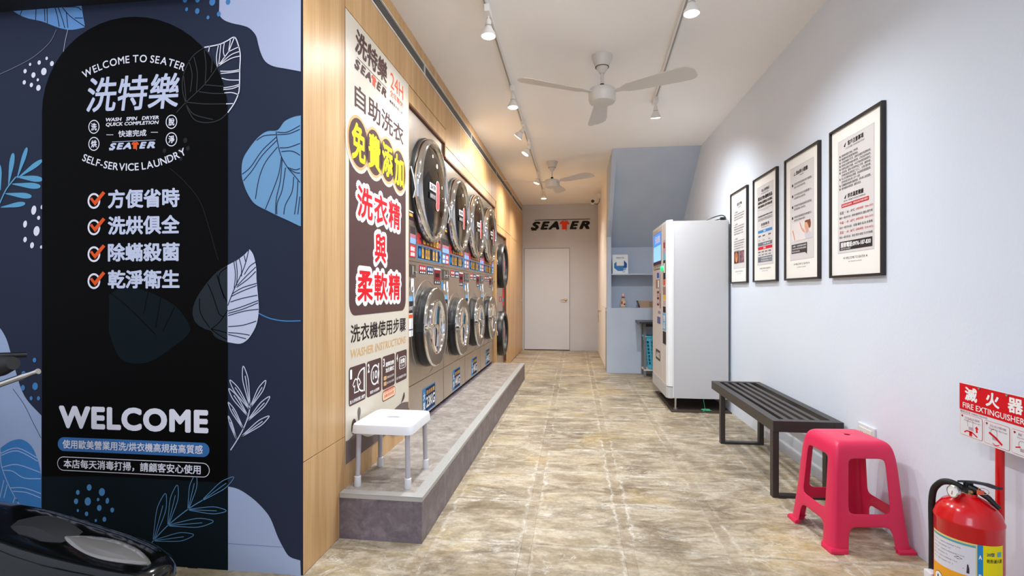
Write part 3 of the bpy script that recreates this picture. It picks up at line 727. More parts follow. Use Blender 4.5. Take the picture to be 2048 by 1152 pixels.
arc_text('WELCOME TO SEATER', (176, 146), (275, 118), (366, 134), 15.5, INK_WHITE, 0.014)
arc_text('SELF-SERVICE LAUNDRY', (171, 316), (271, 334), (366, 305), 15.5, INK_WHITE, 0.014)
def ftext(body, x0, yt, x1, yb, m, bold=0.02, shear=0.0, gap=1.0, layer=5, name='lettering'):
    """box given by its left edge (yt..yb) and right x in photo pixels"""
    a = fac(x0, yb); b = fac(x0, yt); c = fac(x1, yb)
    A.text(body, a[0], a[1], c[0], b[1], m, layer, bold, shear, name, gap)
ftext('洗特樂', 174, 156, 361, 226, INK_PALE, 0.018, 0.14)
ftext('WASH   SPIN   DRYER', 213, 236.5, 319, 243.8, INK_WHITE, 0.03, 0.18)
ftext('QUICK COMPLETION', 213, 246, 319, 254.5, INK_WHITE, 0.03, 0.18)
ftext('快速完成', 238, 261.5, 294, 275, INK_WHITE, 0.02)
for x0, x1, y in ((214, 228, 270), (303, 317, 265)): A.stroke([fac(x0, y), fac(x1, y)], 1.2 * PXM, INK_WHITE, 5)
for ch, x, y in (('洗', 545, 732), ('烘', 545, 830), ('脫', 991, 703), ('淨', 991, 804)):
    c = Z1([(x, y)])[0]; A.ring(c[0], c[1], 12.6 * PXM, 2.0 * PXM, INK_WHITE, 5, 'lettering', 14.2 * PXM)
    A.text(ch, c[0] - 7.2 * PXM, c[1] - 8.2 * PXM, c[0] + 7.2 * PXM, c[1] + 8.2 * PXM, INK_WHITE, 5, 0.03)
a_, b_ = fac(219, 303), fac(312, 280)
shop_logo(A, a_[0], a_[1], b_[0], b_[1], INK_PALE, INK_ORANGE, 5)
for k, (body, yt, yb) in enumerate((('方便省時', 85, 195), ('洗烘俱全', 238, 346), ('除蟎殺菌', 393, 500), ('乾淨衛生', 548, 655))):
    ftext(body, 217, 350 + yt * .347, 360.5, 350 + yb * .347, INK_PALE, 0.035)
    c = Z2([(545, (yt + yb) / 2 + 10)])[0]
    A.ring(c[0], c[1], 13.5 * PXM, 4.2 * PXM, INK_WHITE, 5, 'tick_badge', 15.2 * PXM)
    y = (yt + yb) / 2
    A.poly(Z2([(522, y - 2), (535, y - 10), (550, y + 10), (597, y - 46), (612, y - 34), (553, y + 38)]), INK_ORANGE, 7, 'tick_mark')
ftext('WELCOME', 119, 810, 418, 856, INK_WHITE, 0.05, gap=1.10)
def pill(x0, x1, yt, yb, m, layer, grow=0.0):
    a = fac(x0, yb); b = fac(x0, yt); c = fac(x1, yb); r = (b[1] - a[1]) / 2 - 1e-4
    A.rect(a[0] - grow, a[1] - grow, c[0] + grow, b[1] + grow, m, layer, 'pill', r=r + grow)
pill(117, 420, 873.5, 901, P(58, 112, 168), 5)
pill(116, 420.5, 912, 940, INK_WHITE, 5); pill(117.2, 419.2, 913.4, 938.6, INK_BLK, 6)
ftext('使用歐美營業用洗/烘衣機高規格高質感', 127, 878.5, 407, 896, INK_WHITE, 0.02, layer=7)
ftext('本店每天消毒打掃，請顧客安心使用', 129, 917, 403, 935.5, INK_WHITE, 0.025, layer=7)
A.build()
MB().box(-0.9, -0.12, 6.05, 6.06, 0, 2.66).obj('recess_cheek', m_dark, wl)

# ================================================================== WASHING INSTRUCTIONS POSTER
INK_BROWN = P(84, 60, 58); INK_CREAM = mat('poster_laminate', (212, 204, 188), 0.3, spec=0.4); INK_RED = P(212, 26, 38); INK_YEL = P(244, 220, 30); INK_TAN = P(206, 166, 116)
INK_TEXTW = P(238, 238, 236); INK_RED2 = P(226, 84, 60); INK_K = P(40, 34, 34); INK_GREY = P(112, 98, 94)
po = thing('wall_poster', 'tall cream poster with large red and yellow lettering and washer instructions on timber wall', 'poster', wl.location, LROT)
MB().box(0.0005, 0.0025, 0.386, 1.322, 0.337, 2.618).obj('poster_sheet', mat('poster_laminate', (212, 204, 188), 0.3, spec=0.4), po)
A = Art(lambda u, v, h: (0.0025 + h, u, v), po, 0.0004, 0.0004)
def wt(body, x0, x1, yt, yb, xr, m, bold=0.0, shear=0.0, layer=1, name='lettering', gap=1.0):
    """x0..x1 photo columns, yt..yb the height of the line measured at column xr"""
    s0, s1 = lw(x0, 600)[0], lw(x1, 600)[0]
    A.text(body, s0, lw(xr, yb)[1], s1, lw(xr, yt)[1], m, layer, bold, shear, name, gap)
wt('洗特樂', 709, 773.5, 57, 108, 714, INK_BROWN, 0.035, 0.15)
s0, s1 = lw(707.6, 600)[0], lw(772, 600)[0]
shop_logo(A, s0, lw(709, 139)[1], s1, lw(709, 109)[1], INK_BROWN, INK_RED2, 1)
wt('24H', 780, 805.5, 145, 176, 782, INK_RED2, 0.01)
wt('全年無休', 779, 805, 179, 193, 781, INK_RED2, 0.015)
wt('■農曆年節公休', 778.5, 804, 200.5, 207, 781, INK_BROWN)
wt('自助洗衣', 708, 806, 166, 214, 711, INK_BROWN, 0.02)
cz = []
for (x, y, ch) in ((716, 286, '免'), (747.6, 305.5, '費'), (773.6, 321, '添'), (797, 342, '加')):
    s, z = lw(x, y); cz.append((s, z, ch))
zt = lw(697, 345)[1]; zb = lw(701, 632)[1]; sl, sr = lw(697, 600)[0], lw(810.4, 600)[0]
A.rect(sl, zb, sr, cz[1][1] + 0.0, INK_BROWN, 1, 'poster_panel', r=0.07)
for s, z, ch in cz: A.ell(s, z, 0.153, 0.160, INK_CREAM, 2, 'poster_panel')
for s, z, ch in cz: A.ell(s, z, 0.135, 0.142, INK_TAN, 3, 'poster_disc')
for s, z, ch in cz: A.ell(s, z, 0.118, 0.127, INK_BROWN, 4, 'poster_disc')
for s, z, ch in cz: A.text(ch, s - 0.085, z - 0.10, s + 0.085, z + 0.10, INK_YEL, 5, 0.03)
def halo(body, s0, s1, z0, z1):
    n = len(body); p = (s1 - s0) / (n - 0.08)
    for i, ch in enumerate(body):
        a = s0 + p * i; b = a + p * 0.92; e = 0.026
        A.text(ch, a - e, z0 - e, b + e, z1 + e, INK_TEXTW, 3, 0.115, name='halo_lettering')
        A.text(ch, a, z0, b, z1, INK_RED, 4, 0.03, name='red_lettering')
sa, sb = lw(713, 600)[0], lw(799, 600)[0]
halo('洗衣精', sa, sb, lw(723, 436)[1], lw(723, 372)[1])
halo('與', lw(748, 600)[0], lw(771, 600)[0], lw(760, 527)[1], lw(760, 468)[1])
halo('柔軟精', sa, sb, lw(726, 603)[1], lw(726, 541)[1])
wt('洗衣機使用步驟', 700, 810.5, 649, 686, 705, INK_K, 0.02)
wt('WASHER INSTRUCTIONS', 700, 810.5, 699, 717.5, 703, INK_TAN, 0.02, 0.12)
bz1, bz0 = lw(697, 736)[1], lw(697, 814)[1]
bx = [(696.5, 730.3), (732.4, 761.6), (763.6, 788.6), (790.7, 812.6)]
bs = [(lw(a, 600)[0], lw(b, 600)[0]) for a, b in bx]
for k, (a, b) in enumerate(bs):
    A.rect(a, bz0, b, bz1, INK_BROWN, 1, 'step_panel', r=0.018)
    A.text(str(k + 1), a + 0.012, bz1 - 0.062, a + 0.036, bz1 - 0.012, INK_TEXTW, 2, 0.04)
a, b = bs[0]; wd = b - a; hh = bz1 - bz0
c0, c1 = a + .60 * wd, bz0 + .56 * hh
arc = [(c0 + 0.28 * wd - abs(0.0), c1 + 0.32 * hh)] + [(c0 + .24 * wd - .36 * wd * math.sin(PI * k / 14), c1 + .30 * hh * math.cos(PI * k / 14)) for k in range(15)]
A.stroke(arc, 0.009, INK_TEXTW, 2, 'step_drawing'); A.stroke([(c0 + .30 * wd, c1 + .33 * hh), (c0 + .30 * wd, c1 - .33 * hh)], 0.014, INK_TEXTW, 2, 'step_drawing')
sh = [(.30, .62), (.38, .66), (.45, .62), (.52, .66), (.60, .60), (.68, .50), (.60, .46), (.58, .50), (.55, .30), (.30, .30), (.33, .50), (.27, .46), (.22, .52)]
A.stroke([(a + x * wd, bz0 + y * hh) for x, y in sh], 0.008, INK_TEXTW, 3, 'step_drawing', closed=True)
A.text('放入衣物並關上機門', a + .05 * wd, bz0 + .05 * hh, b - .05 * wd, bz0 + .15 * hh, INK_TEXTW, 2, 0.02)
a, b = bs[1]; wd = b - a; cx_, cz_ = a + .55 * wd, bz0 + .56 * hh
A.ring(cx_, cz_, .27 * wd, 0.010, INK_TEXTW, 2, 'step_drawing', .27 * hh); A.text('10', cx_ - .15 * wd, cz_ - .12 * hh, cx_ + .15 * wd, cz_ + .12 * hh, INK_TEXTW, 2, 0.02)
A.stroke([(cx_ + .25 * wd, cz_ + .30 * hh), (cx_ + .20 * wd, cz_ - .30 * hh)], 0.012, INK_TEXTW, 2, 'step_drawing')
A.text('關至10元硬幣', a + .22 * wd, bz0 + .06 * hh, b - .15 * wd, bz0 + .15 * hh, INK_TEXTW, 2, 0.02)
a, b = bs[2]; wd = b - a
A.text('選擇洗劑', a + .25 * wd, bz0 + .66 * hh, b - .08 * wd, bz0 + .80 * hh, INK_TEXTW, 2, 0.03); A.text('加注模式', a + .25 * wd, bz0 + .48 * hh, b - .08 * wd, bz0 + .62 * hh, INK_TEXTW, 2, 0.03)
for q, t in ((.27, '自動加注洗劑'), (.10, '自行加注洗劑')):
    A.rect(a + .10 * wd, bz0 + q * hh, a + .32 * wd, bz0 + (q + .12) * hh, INK_TAN, 2, 'step_drawing', r=0.006)
    A.text(t, a + .36 * wd, bz0 + (q + .02) * hh, b - .08 * wd, bz0 + (q + .09) * hh, INK_TEXTW, 2)
a, b = bs[3]; wd = b - a
A.rect(a + .28 * wd, bz0 + .40 * hh, b - .10 * wd, bz0 + .80 * hh, INK_TEXTW, 2, 'step_drawing', r=0.02); A.rect(a + .33 * wd, bz0 + .42 * hh, b - .15 * wd, bz0 + .78 * hh, INK_BROWN, 3, 'step_drawing', r=0.014)
A.text('啟動', a + .38 * wd, bz0 + .57 * hh, b - .20 * wd, bz0 + .74 * hh, INK_TEXTW, 4, 0.03); A.text('START', a + .38 * wd, bz0 + .46 * hh, b - .20 * wd, bz0 + .54 * hh, INK_TEXTW, 4)
A.text('按下啟動鍵即可開始', a + .06 * wd, bz0 + .10 * hh, b - .06 * wd, bz0 + .19 * hh, INK_TEXTW, 2)
sa, sb = lw(763.5, 600)[0], lw(789.5, 600)[0]; za, zb_ = lw(765, 804)[1], lw(765, 783)[1]
A.rect(sa, za, sb, zb_, INK_BROWN, 1, 'small_notice', r=0.022); A.rect(sa + .005, za + .005, sb - .005, zb_ - .005, P(240, 200, 168), 2, 'small_notice', r=0.018)
A.text('洗衣精及柔軟精', sa + .03, za + .045, sb - .03, za + .07, INK_RED2, 3); A.text('自動添加免費', sa + .03, za + .018, sb - .03, za + .038, INK_RED2, 3)
# drips and splash at the foot
A.poly(smooth_line([(0.386, 0.455), (0.42, 0.452), (0.48, 0.462), (0.54, 0.45), (0.66, 0.40), (0.80, 0.385), (0.95, 0.39), (1.10, 0.46), (1.2, 0.47), (1.322, 0.45)], 5) + [(1.322, 0.3375), (0.386, 0.3375)], INK_GREY, 1, 'splash')
c_ = lw(797, 838); A.ell(c_[0], c_[1], 0.20, lw(797, 810)[1] - c_[1], INK_GREY, 3, 'splash')
c_ = lw(706.5, 853); A.ell(c_[0], c_[1], 0.028, 0.040, INK_BROWN, 2, 'splash')
c_ = lw(717, 824); A.ell(c_[0], c_[1], 0.018, 0.026, INK_GREY, 3, 'splash'); d_ = lw(716.5, 842)
A.poly([(c_[0] - .014, c_[1] - .01), (c_[0] + .014, c_[1] - .01), (d_[0] + .003, d_[1]), (d_[0] - .003, d_[1])], INK_GREY, 2, 'splash')
A.poly(smooth_line([lw(*q) for q in ((807.5, 784), (808.5, 792), (806, 800), (801, 806), (803, 799), (805, 791))], 4, True), INK_BROWN, 2, 'splash')
A.build()

# ================================================================== STACKED MACHINES
INK_PANRED = P(214, 48, 56); INK_PANBLU = P(52, 140, 204); INK_PANNAVY = P(26, 40, 78); INK_GOLD = P(226, 176, 84); INK_PINK = P(196, 122, 132)
def machine(name, label, s0, w, top, dz, dr, wz, wr_, kg, group=None):
    """local: x out of the wall, y along it, z up; origin on the platform at the near front corner"""
    t = thing(name, label, 'washing machine', LP(s0, -0.02, PZ), LROT, group)
    b = PZ; Y0, Y1 = 0.004, w - 0.004; yc = w / 2
    MB().box(-0.74, -0.012, Y0, Y1, 0.03, top - b, 0.004).obj('cabinet', m_steel, t)
    MB().box(-0.70, -0.03, Y0 + .02, Y1 - .02, 0.0, 0.03).obj('plinth', m_dark, t)
    seam1, seam2 = 0.535 - b, 1.418 - b
    MB().box(-0.012, 0, Y0, Y1, 0.034, seam1 - .002, 0.002).obj('kick_panel', m_steel, t)
    wpn = MB().box(-0.012, 0, Y0, Y1, seam1 + .002, seam2 - .003, 0.002).obj('washer_panel', m_steel, t)
    dpn = MB().box(-0.012, 0, Y0, Y1, seam2 + .003, top - b, 0.002).obj('dryer_panel', m_steel, t)
    # --- dryer door
    zc = dz - b; r = dr
    d = MB().lathe([(r, 0.0), (r, 0.042), (r * .985, 0.062), (r * .95, 0.075), (r * .905, 0.078), (r * .87, 0.066), (r * .855, 0.045), (r * .85, 0.004)], 'x', (0, yc, zc), 56, False, False).obj('dryer_door', m_chrome, t, 50)
    MB().lathe([(r * 1.015, 0.0), (r * 1.02, 0.016), (r * 1.0, 0.022)], 'x', (0, yc, zc), 56, False, False).obj('door_seal', m_rubber, d, 50)
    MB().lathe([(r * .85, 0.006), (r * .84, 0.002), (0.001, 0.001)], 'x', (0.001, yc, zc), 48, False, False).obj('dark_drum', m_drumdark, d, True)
    MB().lathe([(r * .70, 0.006), (r * .70, 0.034), (r * .67, 0.036), (r * .66, 0.006)], 'x', (0, yc, zc), 48, False, False).obj('drum_lip', m_drum, d, 40)
    MB().lathe([(r * .875, 0.050), (r * .80, 0.060), (r * .60, 0.074), (r * .3, 0.082), (0.002, 0.084), (0.002, 0.080), (r * .3, 0.078), (r * .6, 0.070), (r * .8, 0.056), (r * .875, 0.046)], 'x', (0, yc, zc), 48, False, False).obj('door_glass', m_glass, d, True)
    MB().box(0.02, 0.075, yc + r * .93, yc + r * 1.04, zc - 0.05, zc + 0.05, 0.004).obj('door_hinge', m_steel_sat, d)
    MB().tube([(0.004, yc - r * 1.0, zc + .10), (0.03, yc - r * 1.06, zc + .02), (0.04, yc - r * 1.03, zc - .06), (0.02, yc - r * 1.0, zc - .12)], 0.004, 6).obj('pull_cord', m_whiteplastic, d, True)
    gz = lambda rr: 0.086 - 0.02 * (rr / r) ** 2
    G = Art(lambda u, v, h: (gz(math.hypot(u, v)) + h + 0.002, yc + u, zc + v), d, 0.0006, 0.0)
    G.rect(-.52 * r, -.06 * r, -.14 * r, .08 * r, INK_TEXTW, 0, 'door_sticker', 4); G.text('SEATER', -.48 * r, -.03 * r, -.17 * r, .05 * r, INK_K, 2, 0.03, 0.2, 'sticker_lettering')
    G.rect(-.52 * r, -.22 * r, -.14 * r, -.10 * r, INK_K, 0, 'door_sticker', 4); G.text('自助洗衣', -.48 * r, -.20 * r, -.18 * r, -.12 * r, INK_TEXTW, 2, 0.0, 0.0, 'sticker_lettering')
    for k in range(5): G.ell(-.02 * r, (.10 - .10 * k) * r, .125 * r, .095 * r, INK_TEXTW, 1 + k % 2, 'red_sticker', 14)
    for k in range(5): G.ell(-.02 * r, (.10 - .10 * k) * r, .105 * r, .078 * r, P(206, 92, 92), 3 + k % 2, 'red_sticker', 14)
    G.build()
    # --- washer door
    zc = wz - b; r = wr_
    MB().lathe([(r * 1.22, 0.0), (r * 1.22, 0.0022), (r * 1.205, 0.0024), (r * 1.205, 0.0)], 'x', (0, yc - .01, zc - .01), 64, False, False).obj('pressed_ring', m_steel_sat, wpn, True)
    d = MB().lathe([(r * 1.0, 0.0), (r * 1.02, 0.01), (r * 1.0, 0.03), (r * .985, 0.055), (r * .99, 0.062), (r * .97, 0.070)], 'x', (0, yc, zc), 56, False, False).obj('washer_door', m_black, t, 50)
    MB().lathe([(r * .985, 0.062), (r * 1.0, 0.070), (r * .99, 0.080), (r * .96, 0.085), (r * .70, 0.078), (r * .68, 0.070)], 'x', (0, yc, zc), 56, False, False).obj('door_ring', mat('door_ring_steel', (150, 142, 134), .3, 1.0), d, 30)
    MB().lathe([(r * 1.002, 0.066), (r * 1.012, 0.074), (r * 1.0, 0.082), (r * .985, 0.086), (r * .97, 0.084)], 'x', (0, yc, zc), 56, False, False).obj('chrome_rim', m_chrome, d, True)
    MB().lathe([(r * .70, 0.076), (r * .695, 0.088), (r * .67, 0.091), (r * .65, 0.080), (r * .63, 0.040), (r * .62, 0.008)], 'x', (0, yc, zc), 56, False, False).obj('inner_ring', m_chrome, d, 50)
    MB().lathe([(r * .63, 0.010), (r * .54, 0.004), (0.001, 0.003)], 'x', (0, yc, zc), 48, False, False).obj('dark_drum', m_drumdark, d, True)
    MB().lathe([(r * .64, 0.074), (r * .55, 0.062), (r * .3, 0.050), (0.002, 0.046), (0.002, 0.042), (r * .3, 0.046), (r * .55, 0.058), (r * .64, 0.070)], 'x', (0, yc, zc), 48, False, False).obj('door_glass', m_glass, d, True)
    h = MB().tube(smooth_line([(0.088, yc - r * .93, zc + .01), (0.112, yc - r * .80, zc + .02), (0.115, yc - r * .48, zc + .02), (0.116, yc - r * .38, zc - .01), (0.114, yc - r * .36, zc - .07), (0.110, yc - r * .38, zc - .14)], 5), [0.016] * 8 + [0.014] * 18, 12).obj('door_handle', m_chrome, d, True)
    MB().lathe([(0.030, 0), (0.030, 0.03), (0.018, 0.04)], 'x', (0.078, yc - r * .93, zc + .01), 20).obj('handle_boss', m_chrome, h, True)
    MB().box(0.0, 0.066, yc - r * 1.02, yc - r * .93, zc - .025, zc + .045, 0.006).obj('latch', m_black, d)
    MB().box(0.0, 0.07, yc + r * .96, yc + r * 1.10, zc + .09, zc + .15, 0.006).obj('door_hinge', m_steel_sat, d)
    MB().box(0.0, 0.07, yc + r * .96, yc + r * 1.10, zc - .15, zc - .09, 0.006).obj('door_hinge', m_steel_sat, d)
    # --- control strips
    def z_(z): return z - b
    k = w / 0.9
    cp = MB().box(0, 0.003, .22 * k, .82 * k, z_(1.443), z_(1.548), 0.001).obj('blue_program_panel', mat('panel_blue', (60, 150, 210), 0.35), t)
    cr = MB().box(0, 0.003, .22 * k, .80 * k, z_(1.558), z_(1.636), 0.001).obj('red_program_panel', mat('panel_red', (214, 48, 56), 0.35), t)
    G = Art(lambda u, v, h: (0.003 + h, u, v), cp, 0.0006, 0.0004)
    G.rect(.225 * k, z_(1.449), .77 * k, z_(1.542), INK_PANNAVY, 0, 'program_field')
    G.ell(.265 * k, z_(1.495), .026 * k, .032, INK_PANBLU, 1, 'program_mark')
    for x in (.31, .395, .455, .58, .66):
        G.rect(x * k, z_(1.456), (x + .05) * k, z_(1.527), INK_GOLD, 1, 'program_icon'); G.text('洗', (x + .012) * k, z_(1.475), (x + .038) * k, z_(1.50), INK_BROWN, 2, name='program_lettering')
        G.text('標準', (x + .0) * k, z_(1.530), (x + .05) * k, z_(1.539), INK_TEXTW, 1, name='program_lettering')
    G.poly([(.77 * k, z_(1.475)), (.80 * k, z_(1.495)), (.77 * k, z_(1.515))], INK_PANNAVY, 0, 'program_field')
    G.build()
    G = Art(lambda u, v, h: (0.003 + h, u, v), cr, 0.0006, 0.0004)
    G.rect(.30 * k, z_(1.561), .795 * k, z_(1.633), P(96, 26, 34), 0, 'program_field'); G.poly([(.30 * k, z_(1.58)), (.26 * k, z_(1.597)), (.30 * k, z_(1.615))], P(96, 26, 34), 0, 'program_field')
    for x in (.345, .43, .515, .60, .68):
        G.rect(x * k, z_(1.567), (x + .058) * k, z_(1.615), INK_GOLD, 1, 'program_icon'); G.text('烘', (x + .016) * k, z_(1.578), (x + .042) * k, z_(1.602), INK_BROWN, 2, name='program_lettering')
        G.text('衣物', (x + .004) * k, z_(1.619), (x + .054) * k, z_(1.628), INK_TEXTW, 1, name='program_lettering')
    G.rect(.75 * k, z_(1.568), .785 * k, z_(1.61), INK_PINK, 1, 'program_mark')
    G.build()
    for (a, c, ink, lb) in ((.052, .180, INK_PANRED, '烘衣'), (.845, .965, INK_PANBLU, '洗衣')):
        pp = MB().box(0, 0.004, a * k, c * k, z_(1.445), z_(1.672), 0.001).obj('payment_plate', mat('payment_grey', (112, 104, 100), 0.4, 0.3), t)
        G = Art(lambda u, v, h: (0.004 + h, u, v), pp, 0.0006, 0.0004)
        G.rect((a + .01) * k, z_(1.612), (c - .01) * k, z_(1.665), P(70, 62, 60), 0, 'coin_window')
        G.rect((a + .008) * k, z_(1.586), (c - .008) * k, z_(1.612), INK_PINK, 1, 'price_label'); G.rect((a + .008) * k, z_(1.545), (c - .008) * k, z_(1.585), m_lcd, 1, 'display')
        G.rect((a + .004) * k, z_(1.448), (c - .012) * k, z_(1.535), ink, 1, 'pay_label'); G.text(lb, (a + .012) * k, z_(1.49), (c - .03) * k, z_(1.525), INK_TEXTW, 2, 0.05, name='pay_lettering'); G.text('投幣', (a + .012) * k, z_(1.455), (c - .03) * k, z_(1.482), INK_TEXTW, 2, 0.05, name='pay_lettering')
        G.build()
    for a, c in ((.06, .175), (.862, .965)):
        cs = MB().box(0, 0.006, a * k, c * k, z_(1.305), z_(1.396), 0.002).obj('coin_slot', m_drum, t)
        MB().box(0.006, 0.012, (a + .03) * k, (a + .05) * k, z_(1.325), z_(1.385), 0.002).obj('coin_lip', m_chrome, cs); MB().lathe([(.011, 0), (.011, .018), (.006, .022)], 'x', (0.006, (a + .08) * k, z_(1.34)), 14).obj('return_button', m_chrome, cs, True)
    G = Art(lambda u, v, h: (h, u, v), t, 0.0006, 0.0004)
    for a, ink in ((.26, P(176, 40, 52)), (.445, P(40, 72, 120))):
        G.rect(a * k, z_(1.36), (a + .155) * k, z_(1.403), ink, 1, 'button_pad'); G.rect(a * k, z_(1.338), (a + .155) * k, z_(1.359), INK_K, 1, 'button_pad')
        for q in (.02, .065, .11): G.ell((a + q + .012) * k, z_(1.380), .014 * k, .012, INK_TEXTW, 2, 'button_print', 12)
        for q in (.02, .065, .11): G.rect((a + q) * k, z_(1.343), (a + q + .028) * k, z_(1.354), INK_TEXTW, 2, 'button_print')
    G.rect(.63 * k, z_(1.300), .80 * k, z_(1.395), P(120, 34, 46), 1, 'display_panel'); G.rect(.66 * k, z_(1.325), .77 * k, z_(1.355), P(16, 10, 12), 2, 'display_panel'); G.rect(.63 * k, z_(1.385), .80 * k, z_(1.396), INK_TEXTW, 2, 'display_panel')
    G.rect(.63 * k, z_(1.262), .80 * k, z_(1.296), INK_K, 1, 'button_pad')
    for q in (.65, .70, .75): G.rect(q * k, z_(1.270), (q + .02) * k, z_(1.288), INK_TEXTW, 2, 'button_print')
    G.rect(.83 * k, z_(1.235), .88 * k, z_(1.285), INK_PANBLU, 1, 'hang_tag'); G.rect(.90 * k, z_(1.215), .945 * k, z_(1.27), INK_TEXTW, 1, 'hang_tag')
    if not kg == '':
        G.rect(.045 * k, z_(1.708), .19 * k, z_(1.765), P(60, 40, 44), 1, 'small_label'); G.rect(.05 * k, z_(1.735), .12 * k, z_(1.755), INK_GOLD, 2, 'small_label'); G.rect(.045 * k, z_(1.764), .19 * k, z_(1.772), INK_TEXTW, 2, 'small_label')
        G.rect(.024 * k, z_(1.135), .125 * k, z_(1.172), P(120, 180, 220), 1, 'side_tag'); G.rect(.024 * k, z_(1.05), .125 * k, z_(1.135), P(44, 40, 44), 1, 'side_tag'); G.rect(.024 * k, z_(.885), .125 * k, z_(1.05), INK_TEXTW, 1, 'side_tag')
        G.rect(.03 * k, z_(1.015), .12 * k, z_(1.042), P(220, 90, 50), 2, 'side_tag'); G.rect(.03 * k, z_(.93), .12 * k, z_(.938), P(40, 60, 130), 2, 'side_tag')
        G.text('注意事項', .034 * k, z_(1.07), .115 * k, z_(1.10), INK_TEXTW, 2, 0.01, name='tag_lettering')
        l0, l1 = (.335 * k, .655 * k) if w > .89 else (.34 * k, .66 * k); zz0, zz1 = z_(.268), z_(.458)
        G.rect(l0, zz0, l1, zz1, INK_PANBLU, 1, 'capacity_label'); G.rect(l0 + .075 * k, zz0 + .008, l1 - .008, zz1 - .008, INK_PANNAVY, 2, 'capacity_label')
        G.text(kg, l0 + .085 * k, zz0 + .03, l1 - .015, zz0 + .115, INK_TEXTW, 3, 0.03, name='capacity_lettering'); G.text('洗衣容量', l0 + .085 * k, zz0 + .13, l1 - .02, zz0 + .165, INK_GOLD, 3, 0.02, name='capacity_lettering')
        G.text('大', l0 + .012, zz0 + .10, l0 + .062 * k, zz0 + .16, INK_TEXTW, 3, 0.03, name='capacity_lettering'); G.text('型', l0 + .012, zz0 + .03, l0 + .062 * k, zz0 + .085, INK_TEXTW, 3, 0.03, name='capacity_lettering')
    G.build()
    MB().tube(smooth_line([(0.006, .085 * k, z_(1.29)), (0.012, .06 * k, z_(1.24)), (0.012, .075 * k, z_(1.20)), (0.012, .11 * k, z_(1.215)), (0.012, .10 * k, z_(1.25)), (0.008, .12 * k, z_(1.17)), (0.01, .13 * k, z_(1.10))], 4), 0.004, 6).obj('cord', m_whiteplastic, t, True)
    MB().box(0.004, 0.012, .07 * k, .115 * k, z_(1.235), z_(1.295), 0.002).obj('plug_tag', m_whiteplastic, t)
    return t
GM = 'stacked steel washer and dryer towers'
machine('washer_dryer_tower', 'largest steel washer and dryer tower beside the poster, its label reads 23KG', 1.349, 0.958, 2.490, 1.985, 0.395, 0.93, 0.305, '23KG', GM)
t2 = machine('washer_dryer_tower', 'steel 14KG washer and dryer tower next to the largest 23KG one', 2.316, 0.830, 2.370, 1.935, 0.348, 0.87, 0.272, '14KG', GM)
t3 = copy_tree(t2); t3.location = LP(3.155, -0.02, PZ); t3['label'] = 'middle of the three 14KG steel towers, second along from the largest tower'
t4 = copy_tree(t2); t4.location = LP(3.998, -0.02, PZ); t4['label'] = 'last steel 14KG tower in the row, against the thin timber post'
MB().box(-0.10, -0.03, 4.83, 4.956, PZ, 2.37).obj('filler_strip', m_steel, wl)
# black-doored dryer tower beyond the post
t5 = thing('dryer_tower', 'narrow tower with two black-rimmed dryer doors beyond the timber post', 'dryer', LP(5.10, -0.03, 0.0), LROT)
MB().box(-0.7, 0, 0.004, 0.912, 0.02, 2.05, 0.003).obj('cabinet', m_steel, t5)
for zc in (1.595, 0.575):
    r = 0.335; yc = 0.46
    d = MB().lathe([(r, 0), (r, .06), (r * .96, .085), (r * .88, .09), (r * .80, .075), (r * .78, .02)], 'x', (0, yc, zc), 48, False, False).obj('dryer_door', m_black, t5, 50)
    MB().lathe([(r * .78, .03), (r * .6, .06), (r * .3, .07), (.002, .072)], 'x', (0, yc, zc), 40, False, False).obj('door_glass', mat('grey_door_glass', (120, 126, 132), 0.08, 0.4), d, True)
    G = Art(lambda u, v, h: (.072 + h, yc + u, zc + v), d); G.ell(-.04, 0, .03, .09, INK_PANRED, 1, 'red_sticker', 16); G.ell(-.04, 0, .02, .07, INK_PINK, 2, 'red_sticker', 16); G.build()
    MB().tube([(0.0, .06, zc + .12), (0.03, .045, zc + .04), (0.03, .06, zc)], 0.005, 6).obj('pull_cord', m_whiteplastic, d)
G = Art(lambda u, v, h: (h, u, v), t5)
G.rect(.06, 1.02, .16, 1.24, INK_PANBLU, 1, 'payment_plate'); G.rect(.06, 1.09, .16, 1.15, INK_K, 2, 'payment_plate')
G.rect(.40, 1.05, .62, 1.13, INK_PANRED, 1, 'program_panel'); G.rect(.46, 1.06, .52, 1.12, INK_TEXTW, 2, 'program_panel'); G.rect(.75, .98, .86, 1.26, INK_PANRED, 1, 'payment_plate'); G.rect(.75, 1.05, .86, 1.10, INK_PANBLU, 2, 'payment_plate')
G.build()
for a in (.06, .78): MB().box(0, .008, a, a + .10, .90, .985, .002).obj('coin_slot', m_drum, t5)

